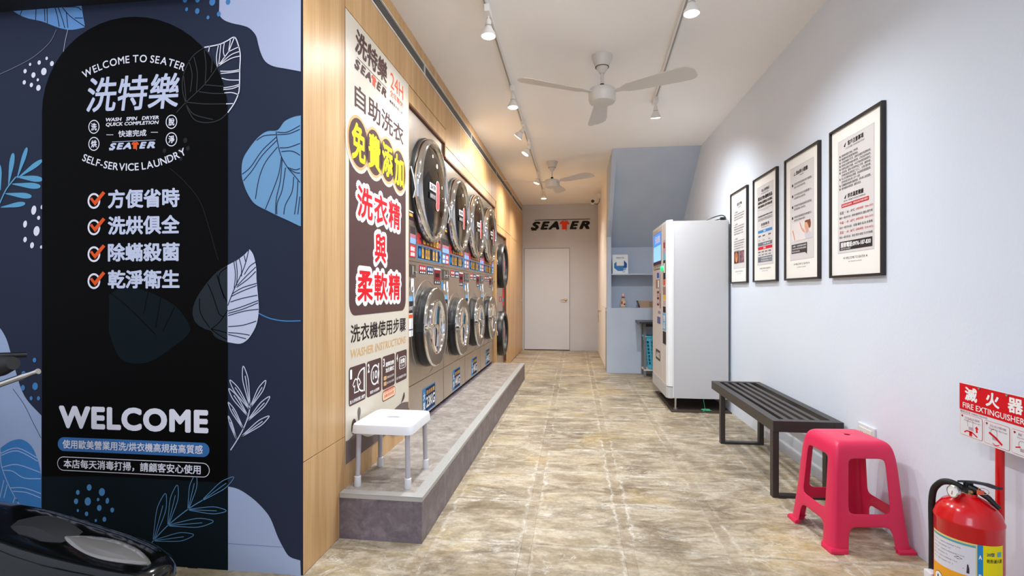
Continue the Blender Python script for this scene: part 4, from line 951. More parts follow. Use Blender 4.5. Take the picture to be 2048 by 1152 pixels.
# ================================================================== CEILING: tracks, lamps, fans, camera
def track(x0, y0, x1, y1, label):
    L_ = math.hypot(x1 - x0, y1 - y0)
    t = thing('track_rail', label, 'track', (x0, y0, ZC), -math.atan2(x1 - x0, y1 - y0))
    MB().box(-.018, .018, 0, L_, -.022, -.0005, .002).obj('rail', m_whitemetal, t)
    MB().box(-.006, .006, .01, L_ - .01, -.0235, -.0215).obj('rail_slot', mat('rail_slot', (150, 147, 143), 0.5), t)
    for e in (0, L_): MB().box(-.02, .02, e - .02, e + .02, -.026, 0, .002).obj('end_cap', m_whitemetal, t)
    return t
track(-.552, 1.0, -.552, 9.72, 'long white lighting track on the ceiling nearer the timber wall')
track(.60, 1.0, .752, 4.94, 'shorter white lighting track on the ceiling nearer the white wall')
def lamp(x, y, aim, label, warm=False, watts=None, group='track spotlights'):
    """aim = unit-ish direction of the beam"""
    t = thing('track_spotlight', label, 'spotlight', (x, y, ZC - 0.0225), 0, group)
    MB().box(-.017, .017, -.045, .045, -.045, 0, .003).obj('adapter', m_whitemetal, t)
    MB().tube([(0, .02, -.045), (0, .02, -.075)], .008, 10).obj('stem', m_whitemetal, t, True)
    d = Vector(aim).normalized(); p0 = Vector((0, .02, -.075))
    q = d.to_track_quat('-Z', 'Y')
    hd = MB().lathe([(.012, .012), (.018, .0), (.020, -.030), (.030, -.055), (.045, -.080), (.047, -.096), (.043, -.0965)], 'z', (0, 0, 0), 28, True, False).obj('lamp_head', m_whitemetal, t, 50)
    hd.location = p0; hd.rotation_mode = 'QUATERNION'; hd.rotation_quaternion = q
    MB().lathe([(.0435, -.0955), (.036, -.101), (.0, -.103)], 'z', (0, 0, 0), 28, False, False).obj('lens', m_lampwarm if warm else m_lamp, hd, True)
    MB().lathe([(.0205, -.028), (.0225, -.030), (.0225, -.046), (.026, -.05)], 'z', (0, 0, 0), 20, False, False).obj('collar', m_steel_sat, hd, True)
    l = bpy.data.lights.new('beam', 'SPOT'); l.energy = watts or SPOT_W; l.spot_size = math.radians(156); l.spot_blend = 1.0; l.shadow_soft_size = 0.035
    l.color = (1.0, 0.96, 0.90) if warm else (0.90, 0.95, 1.0)
    o = bpy.data.objects.new('beam', l); C.objects.link(o); o.parent = hd; o.location = (0, 0, -.108)
    return t
DN = (0, 0, -1)
lamp(-.540, 3.13, DN, 'large near spotlight on the long track, at the top left of the ceiling')
lamp(-.535, 4.37, DN, 'spotlight on the long track beside the left blade of the near fan')
lamp(-.535, 5.27, (-.75, .25, -.9), 'third spotlight along the long track, tilted towards the timber wall', True, 60)
lamp(-.530, 5.93, (-.55, -.1, -.9), 'tilted spotlight right behind the third one on the long track', True, 62)
lamp(-.530, 7.50, (-.35, 0, -1), 'spotlight on the long track beside the far fan', True, 120)
lamp(-.528, 8.72, DN, 'farthest and smallest spotlight, at the end of the long track', True, 120)
lamp(.675, 3.02, DN, 'brightest spotlight on the short track, at the top right of the ceiling', watts=100)
lamp(.745, 4.78, (0.05, 0.30, -1), 'spotlight at the far end of the short track, below the right fan blade', watts=135)
lamp(-.552, 1.75, DN, 'spotlight near the entrance end of the long track, above the camera view', watts=62)
lamp(.63, 1.75, (-1, .75, -.9), 'spotlight near the entrance end of the short track, above the camera view', watts=75)

def fan(name, label, x, y, zdrop, angs, rad=.70):
    t = thing(name, label, 'fan', (x, y, ZC), 0, 'ceiling fans')
    MB().lathe([(.078, 0), (.078, -.012), (.052, -.085), (.050, -.088)], 'z', n=36, cap0=True, cap1=True).obj('canopy', m_fan, t, 50)
    MB().lathe([(.046, -.088), (.042, -.100), (.018, -.135), (.0, -.136)], 'z', n=32).obj('canopy_cup', m_fan, t, 50)
    MB().lathe([(.053, -.084), (.053, -.088)], 'z', n=32).obj('canopy_ring', mat('fan_ring_grey', (110, 104, 98), .5), t)  # grey-brown ring where the canopy meets its cup
    MB().lathe([(.011, -.13), (.011, -zdrop + .115)], 'z', n=16).obj('down_rod', m_fan, t, True)
    MB().lathe([(.016, -zdrop + .12), (.020, -zdrop + .10), (.016, -zdrop + .075)], 'z', n=16).obj('rod_coupling', m_black, t, True)
    MB().lathe([(.02, -zdrop + .085), (.095, -zdrop + .078), (.104, -zdrop + .065), (.105, -zdrop + .035), (.103, -zdrop + .03), (.104, -zdrop + .0), (.095, -zdrop - .022), (.05, -zdrop - .034), (.0, -zdrop - .036)], 'z', n=40).obj('motor_housing', m_fan, t, 40)
    for a in angs:
        a = math.radians(a)
        vs_t, vs_b = [], []
        prof = [(.10, .022, .022), (.16, .024, .026), (.20, .050, .050), (.30, .058, .062), (.45, .066, .074), (.58, .072, .086), (.65, .066, .090), (rad - .015, .040, .080), (rad, .010, .055)]
        rings = []
        for r_, w0, w1 in prof:
            tw = math.radians(12)
            ring = []
            for yy, zz in ((-w0, .002), (w1, .002), (w1, -.002), (-w0, -.002)):
                Y = yy; Z = zz - yy * math.tan(tw) * (0.4 + .6 * min(1, r_ / .3))
                ring.append((r_ * math.cos(a) - Y * math.sin(a), r_ * math.sin(a) + Y * math.cos(a), Z - zdrop + .045))
            rings.append(ring)
        MB().loft(rings).obj('blade', m_fan, t, 30)
        MB().bar((.08 * math.cos(a), .08 * math.sin(a), -zdrop + .05), (.24 * math.cos(a), .24 * math.sin(a), -zdrop + .047), .035, .006).obj('blade_arm', m_fan, t)
    return t
fan('ceiling_fan', 'near white three-blade ceiling fan between the two lighting tracks', .21, 3.93, .335, (90, -29, -151))
fan('ceiling_fan', 'far white three-blade ceiling fan by the long track, over the back of the room', -.31, 7.03, .335, (80, -41, -163))

sc_ = thing('security_camera', 'small white bullet camera with dark cable under the ceiling at the passage wall', 'camera', (XP, 9.25, 2.93))
MB().box(-.055, 0, -.04, .04, -.045, .05, .005).obj('junction_box', m_whiteplastic, sc_)
MB().tube(smooth_line([(-.05, 0, .01), (-.11, 0, .01), (-.135, 0, -.01), (-.135, -.01, -.07)], 4), .007, 8).obj('bracket', m_whiteplastic, sc_, True)
hd = MB().lathe([(.0, .07), (.030, .07), (.036, .05), (.036, -.07), (.033, -.08), (.030, -.076), (.0, -.074)], 'y', (-.150, -.02, -.105), 24).obj('camera_barrel', m_whiteplastic, sc_, 40)
MB().lathe([(.029, -.079), (.0, -.081)], 'y', (-.150, -.02, -.105), 20, False, False).obj('camera_lens', m_black, hd)
MB().tube(smooth_line([(-.13, .05, -.11), (-.08, .05, -.14), (-.03, .03, -.10), (-.02, .0, -.02)], 5), .004, 6).obj('cable', m_black, sc_, True)

# ================================================================== BACK WALL LOGO
lg = thing('shop_logo', 'black and orange shop name lettering with a hanging red shirt on the grey back wall', 'sign', (-.29, 10.43, 2.45))
A = Art(lambda u, v, h: (u, -h - .004, v), lg, 0.004, 0.0)
shop_logo(A, -.61, 0.0, .61, .245, P(24, 24, 26), P(226, 66, 28), 1, name='letters')
A.build()

# ================================================================== VENDING MACHINE
vm = thing('vending_machine', 'tall white and grey vending machine with a lit blue screen against the white wall', 'vending machine', (.93, 5.27, 0))
MB().box(.06, .598, 0.0, .93, .125, 1.915, .004).obj('cabinet', m_vside, vm)
dp = [(0, .035), (.012, .008), (.03, -.008), (.056, -.008), (.056, .935), (0, .935)]
dr_ = MB().prism(dp, .245, 1.930).obj('front_door', m_vwhite, vm)
MB().prism([(x - (.003 if x == 0 else 0), y) for x, y in dp], .125, .238).obj('kick_skirt', m_vside, vm)
MB().box(.03, .598, .0, .93, 1.915, 1.918).obj('top_plate', m_whitemetal, vm)
MB().box(.058, .066, -.006, .0, .13, 1.90).obj('side_trim', m_vwhite, vm)
for x, y in ((.09, .03), (.55, .03), (.09, .88), (.55, .88)):
    MB().lathe([(.022, .0), (.022, .012), (.010, .016), (.010, .125)], 'z', (x, y, 0.011), 16).obj('foot', m_steel_sat, vm, 40)
MB().box(-.0022, .0, .27, .905, .27, 1.905).obj('left_panel', m_vface, vm)
MB().box(-.0022, .0, .045, .262, .27, 1.905).obj('right_panel', m_vface, vm)
A = Art(lambda u, v, h: (-.0022 - h, u, v), vm, 0.0006, 0.0004)
def V(y0, z0, y1, z1, m, l=1, n='print', **k): A.rect(y0 - 5.27, z0, y1 - 5.27, z1, m, l, n, **k)
V(5.60, 1.50, 6.13, 1.86, m_black, 1, 'screen_bezel'); V(5.61, 1.54, 6.12, 1.715, m_screenl, 2, 'screen'); V(5.61, 1.715, 6.12, 1.855, m_screen, 2, 'screen')
V(5.61, 1.512, 6.12, 1.545, P(80, 30, 60), 2, 'screen')
vt = lambda body, y0, z0, y1, z1, m, b=.02: A.text(body, -(y1 - 5.27), z0, -(y0 - 5.27), z1, m, 3, b)
AR = Art(lambda u, v, h: (-.0022 - h, -u, v), vm, 0.0006, 0.0004)
def vt(body, y0, z0, y1, z1, m, b=.02, l=3): AR.text(body, -(y1 - 5.27), z0, -(y0 - 5.27), z1, m, l, b)
vt('洗劑', 5.68, 1.745, 6.0, 1.83, INK_TEXTW, .05)
V(5.61, 1.452, 6.09, 1.492, INK_K, 1)
for k in range(6): V(5.63 + k * .077, 1.458, 5.685 + k * .077, 1.487, P(200, 190, 180), 2)
V(5.74, 1.355, 5.88, 1.415, P(40, 90, 190), 1); V(5.66, 1.20, 5.70, 1.40, P(150, 146, 150), 1); V(5.72, 1.24, 5.95, 1.34, P(160, 120, 120), 1); V(5.74, 1.25, 5.82, 1.33, INK_TEXTW, 2)
V(5.72, 1.05, 5.88, 1.21, P(110, 40, 50), 1); vt('全自動', 5.73, 1.14, 5.87, 1.19, INK_TEXTW); vt('販賣機', 5.73, 1.07, 5.87, 1.12, INK_TEXTW)
V(5.63, 1.02, 5.68, 1.19, P(150, 60, 60), 1); V(5.65, .85, 5.86, .925, P(92, 92, 150), 1); V(5.65, .96, 5.80, .99, P(150, 130, 170), 1)
V(5.66, .44, 5.96, .555, P(74, 70, 68), 1); vt('AXI', 5.70, .465, 5.92, .53, INK_TEXTW, .04)
V(5.35, 1.60, 5.47, 1.74, P(186, 160, 170), 1); V(5.37, 1.655, 5.45, 1.715, P(150, 40, 50), 2); V(5.35, 1.53, 5.47, 1.60, P(120, 190, 220), 1)
V(5.34, 1.33, 5.47, 1.53, INK_K, 1); V(5.37, 1.40, 5.44, 1.50, INK_TEXTW, 2); V(5.35, 1.27, 5.47, 1.325, P(220, 90, 60), 1)
V(5.33, 1.17, 5.49, 1.255, P(150, 120, 110), 1); V(5.34, 1.12, 5.47, 1.165, P(220, 180, 60), 1); V(5.34, 1.06, 5.47, 1.11, P(190, 170, 170), 1)
V(5.33, .985, 5.49, 1.05, INK_K, 1); V(5.31, .80 + .0, 5.51, .978, P(110, 170, 210), 1); V(5.31, .66, 5.50, .79, INK_K, 1)
vt('禮', 5.36, .90, 5.46, .96, INK_TEXTW); vt('品', 5.36, .82, 5.46, .88, INK_TEXTW)
A.build(); AR.build()
MB().lathe([(.030, 0), (.030, -.016), (.022, -.030), (.0, -.034)], 'x', (-.002, .20, 1.448), 20).obj('green_button', m_green, vm, True)
tr = thing('drip_tray', 'thin dark board on the floor under the vending machine', 'board', (.96, 5.20, 0.0003))
MB().box(0, .58, 0, 1.04, 0, .010, .002).obj('tray_board', mat('dark_board', (58, 46, 38), .6), tr)
st = MB().tube(smooth_line([(1.30 + .055 * math.cos(k * 2.1) * (1 - k * .02), 5.245 + .03 * math.sin(k * 1.7), .016 + .0022 * (k % 5)) for k in range(22)], 4), .0028, 6)
st.tube(smooth_line([(1.30, 5.26, .02), (1.29, 5.262, .08), (1.285, 5.262, .125)], 4), .0022, 6)
tag(st.obj('green_string', mat('green_string', (60, 150, 110), .6), None, True), 'tangle of thin green string on the board under the vending machine', 'string')
pl = thing('power_plug', 'white wall socket with black plug cables above the vending machine', 'socket', (XR, 5.42, 1.955))
MB().box(-.014, 0, -.055, .055, -.045, .05, .004).obj('socket_plate', m_whiteplastic, pl)
MB().box(-.06, -.014, .015, .045, -.012, .018, .006).obj('plug', m_black, pl)
MB().tube(smooth_line([(-.055, .03, .0), (-.10, .05, -.01), (-.16, .07, -.025), (-.23, .08, -.034)], 5), .005, 8).obj('cable', m_black, pl, True)
MB().tube(smooth_line([(-.23, .06, -.033), (-.16, .05, .005), (-.09, .0, .028), (-.05, -.04, .025), (-.04, -.09, -.005), (-.045, -.10, -.034)], 5), .005, 8).obj('cable', m_black, pl, True)

# ================================================================== NICHE THINGS, TABLE, BASKET
qs = thing('counter_sign', 'white card with a blue octagon propped upright on the niche shelf', 'sign', (.685, 7.74, 1.4705))
cd = MB().loft([[(-.115, 0, 0), (.115, 0, 0), (.115, .004, 0), (-.115, .004, 0)], [(-.115, .05, .295), (.115, .05, .295), (.115, .054, .295), (-.115, .054, .295)]]).obj('card', m_whiteplastic, qs)
MB().loft([[(-.03, .01, 0), (.03, .01, 0), (.03, .11, 0), (-.03, .11, 0)], [(-.03, .038, .2), (.03, .038, .2), (.03, .042, .2), (-.03, .042, .2)]]).obj('card_stand', m_whiteplastic, qs)
A = Art(lambda u, v, h: (u, v * .05 / .295 - h, v), qs)
A.poly([(.098 * math.cos(PI / 8 + k * PI / 4), .125 + .085 * math.sin(PI / 8 + k * PI / 4)) for k in range(8)], P(70, 130, 186), 0, 'octagon_print')
A.poly([(.02, .21), (.06, .205), (.098, .16), (.098, .10), (.05, .09)], P(44, 78, 150), 1, 'octagon_print')
A.rect(-.055, .125, .055, .215, INK_TEXTW, 2, 'blank_square')
A.text('掃描付款', -.06, .235, .06, .258, P(150, 130, 110), 1, .02); A.rect(.03, .03, .07, .036, INK_K, 1, 'print'); A.ell(.065, .075, .02, .02, P(150, 180, 210), 2, 'print')
A.build()
bt = thing('lotion_bottle', 'small round bottle with a pale cap and red collar on the niche sill', 'bottle', (.728, 7.78, .966))
MB().lathe([(.0, 0), (.040, 0), (.045, .006), (.046, .05), (.044, .10), (.034, .125), (.018, .140), (.016, .150)], 'z', n=28).obj('bottle_body', mat('pale_bottle', (206, 186, 160), .25, coat=.4), bt, 40)
MB().lathe([(.021, .146), (.022, .160), (.018, .163)], 'z', n=20).obj('collar', P(170, 30, 36), bt, 40)
MB().lathe([(.015, .16), (.022, .17), (.026, .19), (.022, .208), (.010, .216), (.0, .217)], 'z', n=20).obj('cap', mat('pale_cap', (226, 206, 196), .4), bt, True)
A = Art(lambda u, v, h: ((.0465 + h) * math.sin(u), -(.0465 + h) * math.cos(u), v), bt); A.rect(-.9, .02, .9, .105, P(222, 200, 170), 0, 'bottle_label', 8); A.rect(-.7, .05, -.2, .095, P(196, 60, 60), 1, 'bottle_label', 4); A.rect(.1, .04, .7, .06, P(70, 60, 50), 1, 'bottle_label', 4); A.build()
wb_ = thing('storage_tray', 'open tan cardboard tray with dark sides and printed lines on the niche sill', 'tray', (1.10, 7.775, .9665))
MB().loft([[(-.13, -.07, 0), (.40, -.07, 0), (.40, .08, 0), (-.13, .08, 0)], [(-.165, -.08, .10), (.42, -.08, .10), (.42, .085, .10), (-.165, .085, .10)], [(-.158, -.073, .10), (.413, -.073, .10), (.413, .083, .10), (-.158, .083, .10)], [(-.125, -.062, .006), (.393, -.062, .006), (.393, .072, .006), (-.125, .072, .006)]], True, True).obj('tray_box', mat('tan_card', (176, 150, 124), .7), wb_)
MB().loft([[(-.136, -.072, 0), (-.128, -.072, 0), (-.128, .08, 0), (-.136, .08, 0)], [(-.172, -.083, .104), (-.163, -.083, .104), (-.163, .09, .104), (-.172, .09, .104)]]).obj('tray_end', m_black, wb_)
A = Art(lambda u, v, h: (u, -.071 - v * .1 - h, v), wb_)
for z in (.075, .05, .027): A.text('請自行取用 謝謝', .0, z - .008, .16, z + .008, P(90, 60, 50), 1, .0)
A.build()
m_tab = mat('dark_table_top', (52, 50, 52), .35)
tb = thing('side_table', 'dark-topped grey-legged table behind the vending machine by the stair wall', 'table', (.885, 7.0, 0))
MB().box(0, .66, .10, .59, .765, .79, .003).obj('table_top', m_tab, tb)
for x, y in ((.10, .30), (.60, .30), (.10, .56), (.60, .56)): MB().box(x - .016, x + .016, y - .016, y + .016, 0, .765, .002).obj('leg', mat('table_leg_grey', (120, 122, 126), .5, .2), tb)
MB().box(.10, .60, .285, .30, .71, .765).obj('rail', m_tab, tb); MB().box(.085, .62, .28, .57, .09, .11, .002).obj('lower_shelf', mat('pale_shelf', (206, 200, 192), .5), tb)
lb = thing('laundry_basket', 'turquoise plastic laundry basket with oval holes under the dark table', 'basket', (1.19, 7.40, .1105))
bx_ = lambda z: (.155 + .055 * z / .46, .085 + .03 * z / .46)
hx0, hy0 = bx_(0); hx1, hy1 = bx_(.46)
MB().loft([se(hx0 - .01, hy0 - .01, 0.0, 7, 40), se(hx0, hy0, .006, 7, 40), se(hx0 * 1.01, hy0 * 1.01, .05, 7, 40), se(hx0 * 1.01 - .004, hy0 * 1.01 - .004, .05, 7, 40), se(hx0 - .01, hy0 - .01, .012, 7, 40)], True, True).obj('basket_base', m_blueplastic, lb, 30)
bm_ = MB()
def ringpt(i, z, n=112, off=0.0):
    a = 2 * PI * i / n; hx, hy = bx_(z); hx += off; hy += off; c_, s_ = math.cos(a), math.sin(a); p = 7
    # even spacing along a rounded rectangle
    k = 1 / (abs(c_ / hx) ** p + abs(s_ / hy) ** p) ** (1 / p)
    return (c_ * k, s_ * k, z)
NB = 112; zs = [.05 + .35 * j / 28 for j in range(29)]
for layer_off, flip in ((0, 0), (-.004, 1)):
    o0 = len(bm_.v)
    for z in zs: bm_.v += [ringpt(i, z, NB, layer_off) for i in range(NB)]
    for j in range(28):
        for i in range(NB):
            if (i % 4) in (1, 2) and (j % 4) in (1, 2, 3) and j > 0: continue
            q = (o0 + j * NB + i, o0 + j * NB + (i + 1) % NB, o0 + (j + 1) * NB + (i + 1) % NB, o0 + (j + 1) * NB + i)
            bm_.f.append(q)
bm_.obj('basket_lattice', m_blueplastic, lb)
rim = [[(x, y, z) for x, y, z in se(hx1 + a_ - .004, hy1 + a_ - .004, z, 7, 40)] for a_, z in ((-.008, .40), (0, .40), (0, .45), (.018, .452), (.018, .470), (-.008, .470))]
MB().loft(rim + [rim[0]], False, False).obj('basket_rim', m_blueplastic, lb, 30)

# ================================================================== BENCH
be = thing('slatted_bench', 'long black metal bench with a slatted top along the white wall', 'bench', (1.148, 3.105, 0), -math.atan2(-0.028, 1.31) * 0)
BL, BW = 1.335, .385
MB().box(0, .05, 0, BL, .385, .45, .002).obj('side_rail', m_bench, be); MB().box(BW - .05, BW, 0, BL, .385, .45, .002).obj('side_rail', m_bench, be)
MB().box(.05, BW - .05, 0, .05, .385, .45, .002).obj('end_rail', m_bench, be); MB().box(.05, BW - .05, BL - .05, BL, .385, .45, .002).obj('end_rail', m_bench, be)
for k in range(4):
    x = .083 + k * .0587
    MB().box(x, x + .030, .05, BL - .05, .425, .447, .0015).obj('slat', m_bench, be)
for y in (.10, BL / 2, BL - .10): MB().box(.05, BW - .05, y - .015, y + .015, .395, .42).obj('cross_bar', m_bench, be)
for y in (.004, BL - .275):
    fr_ = MB().box(.0, .034, y, y + .045, .0, .385, .0015).obj('leg', m_bench, be)
    MB().box(BW - .095, BW - .061, y, y + .045, .0, .385, .0015).obj('leg', m_bench, be)
    MB().box(.034, BW - .095, y, y + .045, .0005, .016, .001).obj('foot_bar', m_bench, be)

# ================================================================== WHITE STOOL ON THE PLATFORM
ws = thing('shower_stool', 'white square plastic stool with grey tube legs on the raised platform', 'stool', (-.955, 2.583, PZ), LROT)
sx, sy, tz = .157, .172, .318
MB().loft([se(.036, .017, tz - .006, 2, 48), se(.037, .018, tz - .0005, 2, 48), se(sx - .012, sy - .012, tz, 12, 48), se(sx - .003, sy - .003, tz - .004, 12, 48), se(sx, sy, tz - .012, 12, 48), se(sx + .003, sy + .003, tz - .046, 12, 48), se(sx, sy, tz - .048, 12, 48), se(sx - .003, sy - .003, tz - .046, 12, 48), se(sx - .008, sy - .008, tz - .014, 12, 48), se(.040, .021, tz - .006, 2, 48)], False, False).obj('seat', m_whiteplastic, ws, 35)
MB().loft([se(.036, .017, tz - .006, 2, 48), se(.034, .015, tz - .02, 2, 48), se(.040, .021, tz - .02, 2, 48)], False, False).obj('hand_hole', m_whiteplastic, ws, True)
for qx, qy in ((-1, -1), (1, -1), (-1, 1), (1, 1)):
    x, y = qx * .132, qy * .146
    lg_ = MB().tube([(x * .96, y * .96, tz - .010), (x, y, .03)], .0125, 16).obj('leg', m_legalu, ws, True)
    MB().lathe([(.0, 0), (.016, 0), (.0175, .004), (.0165, .050), (.013, .052)], 'z', (x, y, 0), 18).obj('rubber_foot', m_whiteplastic, lg_, 40)

# ================================================================== PINK STOOL
ps = thing('plastic_stool', 'pink red plastic stool with four splayed legs beside the black bench', 'stool', (1.338, 2.682, 0), math.radians(5.5))
us = [-1, -.90, -.56, -.30, 0, .30, .56, .90]
rows = [(z_ * 1.065, w_) for z_, w_ in [(0.0, .186), (.022, .183), (.105, .172), (.165, .166), (.20, .162), (.30, .154), (.365, .148), (.395, .144), (.43, .137), (.452, .127), (.464, .112), (.467, .095)]]
def pr(side, u, hw, z):
    ch = .86 if z < .46 else .80
    # chamfer near the corners
    a, b_ = u * hw, -hw
    if abs(u) > .95: a, b_ = math.copysign(hw * .955, u), -hw * .955
    c_, s_ = [(1, 0), (0, 1), (-1, 0), (0, -1)][side]
    return (a * c_ - b_ * s_, a * s_ + b_ * c_, z)
V_, Fc = [], []; NR = 32
for hz, hw in rows:
    for side in range(4):
        for u in us: V_.append(pr(side, u, hw, hz))
for j in range(len(rows) - 1):
    for i in range(NR):
        k = i % 8; z0, z1 = rows[j][0], rows[j + 1][0]
        inner = 2 <= k <= 5
        if inner and z1 <= .113: continue
        if inner and z0 >= .174 and z1 <= .422: continue
        i2 = (i + 1) % NR
        Fc.append((j * NR + i, j * NR + i2, (j + 1) * NR + i2, (j + 1) * NR + i))
o0 = (len(rows) - 1) * NR
base = len(V_); hole = []
for i in range(NR):
    x, y, z = V_[o0 + i]; a = math.atan2(y, x); V_.append((.055 * math.cos(a), .055 * math.sin(a), .498))
for i in range(NR):
    x, y, z = V_[o0 + i]; a = math.atan2(y, x); V_.append((.011 * math.cos(a), .011 * math.sin(a), .4975))
for i in range(NR):
    i2 = (i + 1) % NR
    Fc.append((o0 + i, o0 + i2, base + i2, base + i)); Fc.append((base + i, base + i2, base + NR + i2, base + NR + i))
me = bpy.data.meshes.new('stool_shell'); me.from_pydata(V_, [], Fc); me.update()
bm = bmesh.new(); bm.from_mesh(me); bmesh.ops.recalc_face_normals(bm, faces=bm.faces); bmesh.ops.delete(bm, geom=[v for v in bm.verts if not v.link_faces], context='VERTS'); bm.to_mesh(me); bm.free()
me.materials.append(m_pink)
for p in me.polygons: p.use_smooth = True
shell = bpy.data.objects.new('stool_shell', me); C.objects.link(shell); shell.parent = ps
md = shell.modifiers.new('thick', 'SOLIDIFY'); md.thickness = .006; md.offset = -1
md = shell.modifiers.new('soft', 'SUBSURF'); md.levels = 2; md.render_levels = 2
for qx, qy in ((-1, -1), (1, -1), (1, 1), (-1, 1)):
    x, y = qx * .183, qy * .183
    poly = [(x + qx * .010, y + qy * .010), (x + qx * .010, y - qy * .068), (x - qx * .012, y - qy * .070), (x - qx * .016, y - qy * .016), (x - qx * .070, y - qy * .012), (x - qx * .068, y + qy * .010)]
    mb = MB().loft([[(a, b_, 0) for a, b_ in poly], [(a, b_, .012) for a, b_ in poly], [(a - qx * .006, b_ - qy * .006, .022) for a, b_ in poly]])
    mb.obj('foot', m_pink, ps, 30)

# wall outlet
ot = thing('wall_outlet', 'white wall socket low on the white wall behind the pink stool', 'socket', (XR, 2.91, .437))
MB().box(-.012, 0, -.078, .078, -.050, .052, .004).obj('outlet_plate', m_whiteplastic, ot)
MB().box(-.016, -.012, -.06, .06, -.032, .034, .002).obj('socket_insert', mat('socket_ivory', (226, 224, 214), .4), ot)
for y in (-.035, .02):
    MB().box(-.0165, -.0155, y, y + .004, -.008, .012).obj('slot', m_black, ot); MB().box(-.0165, -.0155, y + .016, y + .020, -.008, .012).obj('slot', m_black, ot)

# ================================================================== FRAMED NOTICES
def notice(label, yl, yr, fill, z0=1.284, z1=2.165):
    w, h = yl - yr, z1 - z0
    t = thing('framed_notice', label, 'framed poster', (XR, yl, z0), 0, 'framed notices on the white wall')
    b_ = .0135; D = .022
    for nm, q in (('frame_side', (-w, -w + b_, 0, h)), ('frame_side', (-b_, 0, 0, h)), ('frame_rail', (-w + b_, -b_, 0, b_)), ('frame_rail', (-w + b_, -b_, h - b_, h))):
        MB().box(-D, 0, q[0], q[1], q[2], q[3], .0012).obj(nm, m_frame, t)
    MB().box(-.010, -.001, -w + b_, -b_, b_, h - b_).obj('passepartout', m_mat, t)
    A = Art(lambda u, v, hh: (-.010 - hh, -u * w, v * h), t, 0.0004, 0.0003)
    A.rect(.155, .158, .845, .905, P(196, 190, 188), 0, 'paper_edge'); A.rect(.160, .162, .840, .901, m_panel, 1, 'paper')
    A.text('★ WELCOME TO SEATER ★', .27, .118, .73, .136, P(80, 76, 74), 1); A.text('SELF SERVICE LAUNDRY', .37, .098, .63, .105, P(120, 116, 114), 1)
    fill(A); A.build()
    return t
K_ = P(40, 36, 36); KG = P(92, 88, 88)
def T(A, body, u0, u1, v0, v1, m=K_, b=.0): A.text(body, u0, v0, u1, v1, m, 3, b)
def n4(A):
    T(A, '客戶注意事項', .36, .66, .850, .883, K_, .03); T(A, 'CUSTOMER CONSIDERATIONS', .32, .68, .832, .843, KG); A.poly([(.28, .855), (.31, .85), (.325, .88), (.30, .87)], K_, 3, 'icon')
    L_ = ['使用前請先確認口袋物品，避免損壞。', '機器運轉中請勿開啟機門觸碰機台。', '店內投幣機恕不找零，請事先自備足夠硬幣使用。', '易掉色及新購衣物請分開洗滌，以免造成衣物染色。', '貴重物品請自行保管，本店不負保管及賠償責任。', '沾有油漬、香蕉水等易燃物品之衣物，嚴禁烘乾。', '衣物請勿超過滾筒容量三分之二，以免影響效果。', '禁止清洗寵物用品及鞋類，如有損壞須照價賠償。', '請於洗滌完成後立即取出衣物，以利下一位使用。', '如遇機器故障請撥打服務電話，將有專人為您服務。', '請共同維護店內環境整潔，謝謝您的配合。']
    ends = [.56, .56, .79, .79, .79, .79, .79, .79, .60, .79, .62]
    v = .80
    for k, s in enumerate(L_):
        T(A, s, .235, ends[k], v - .0085, v + .0085); 
        if k not in (6, 8): A.rect(.195, v - .007, .212, v + .007, K_, 3, 'bullet')
        v -= .0215
    T(A, '烘衣溫度建議', .36, .66, .512, .543, K_, .03); T(A, 'DRYING TEMPERATURE RECOMMENDED', .28, .70, .494, .504, KG); A.poly([(.29, .515), (.32, .512), (.335, .54), (.31, .53)], K_, 3, 'icon')
    A.rect(.235, .458, .755, .483, P(196, 36, 46), 3, 'red_bar'); A.text('溫度設定過高時，可能造成衣物縮水變形', .25, .464, .74, .477, INK_TEXTW, 4)
    rows_ = [('低溫 ─ 38 - 49℃', '(烘乾時間：約60-70分)', '適合一般衣料如：麻棉·動物毛料·蠶絲·聚竹等'), ('中溫 ─ 49 - 68℃', '(烘乾時間：約45-50分)', '適合一般衣料如：尼龍·纖彩·亂衣·床罩等'), ('高溫 ─ 68 - 88℃', '(烘乾時間：約30-40分)', '適合一般衣料如：毛毯·厚衣·被套·牛仔衣物等')]
    v = .424
    for k, (a, b_, c_) in enumerate(rows_):
        T(A, a, .20, .50, v - .009, v + .011, K_ if k == 0 else P(190, 60, 40), .01); T(A, b_, .52, .83, v - .009, v + .009, P(200, 56, 60), .01); T(A, c_, .19, .82, v - .040, v - .024, K_); v -= .064
    A.rect(.195, .178, .815, .236, P(50, 44, 46), 3, 'phone_bar'); A.text('服務電話:0976-187-830', .22, .196, .79, .230, INK_TEXTW, 4, .03); A.text('SERVICE NUMBER', .22, .183, .42, .191, INK_TEXTW, 4)
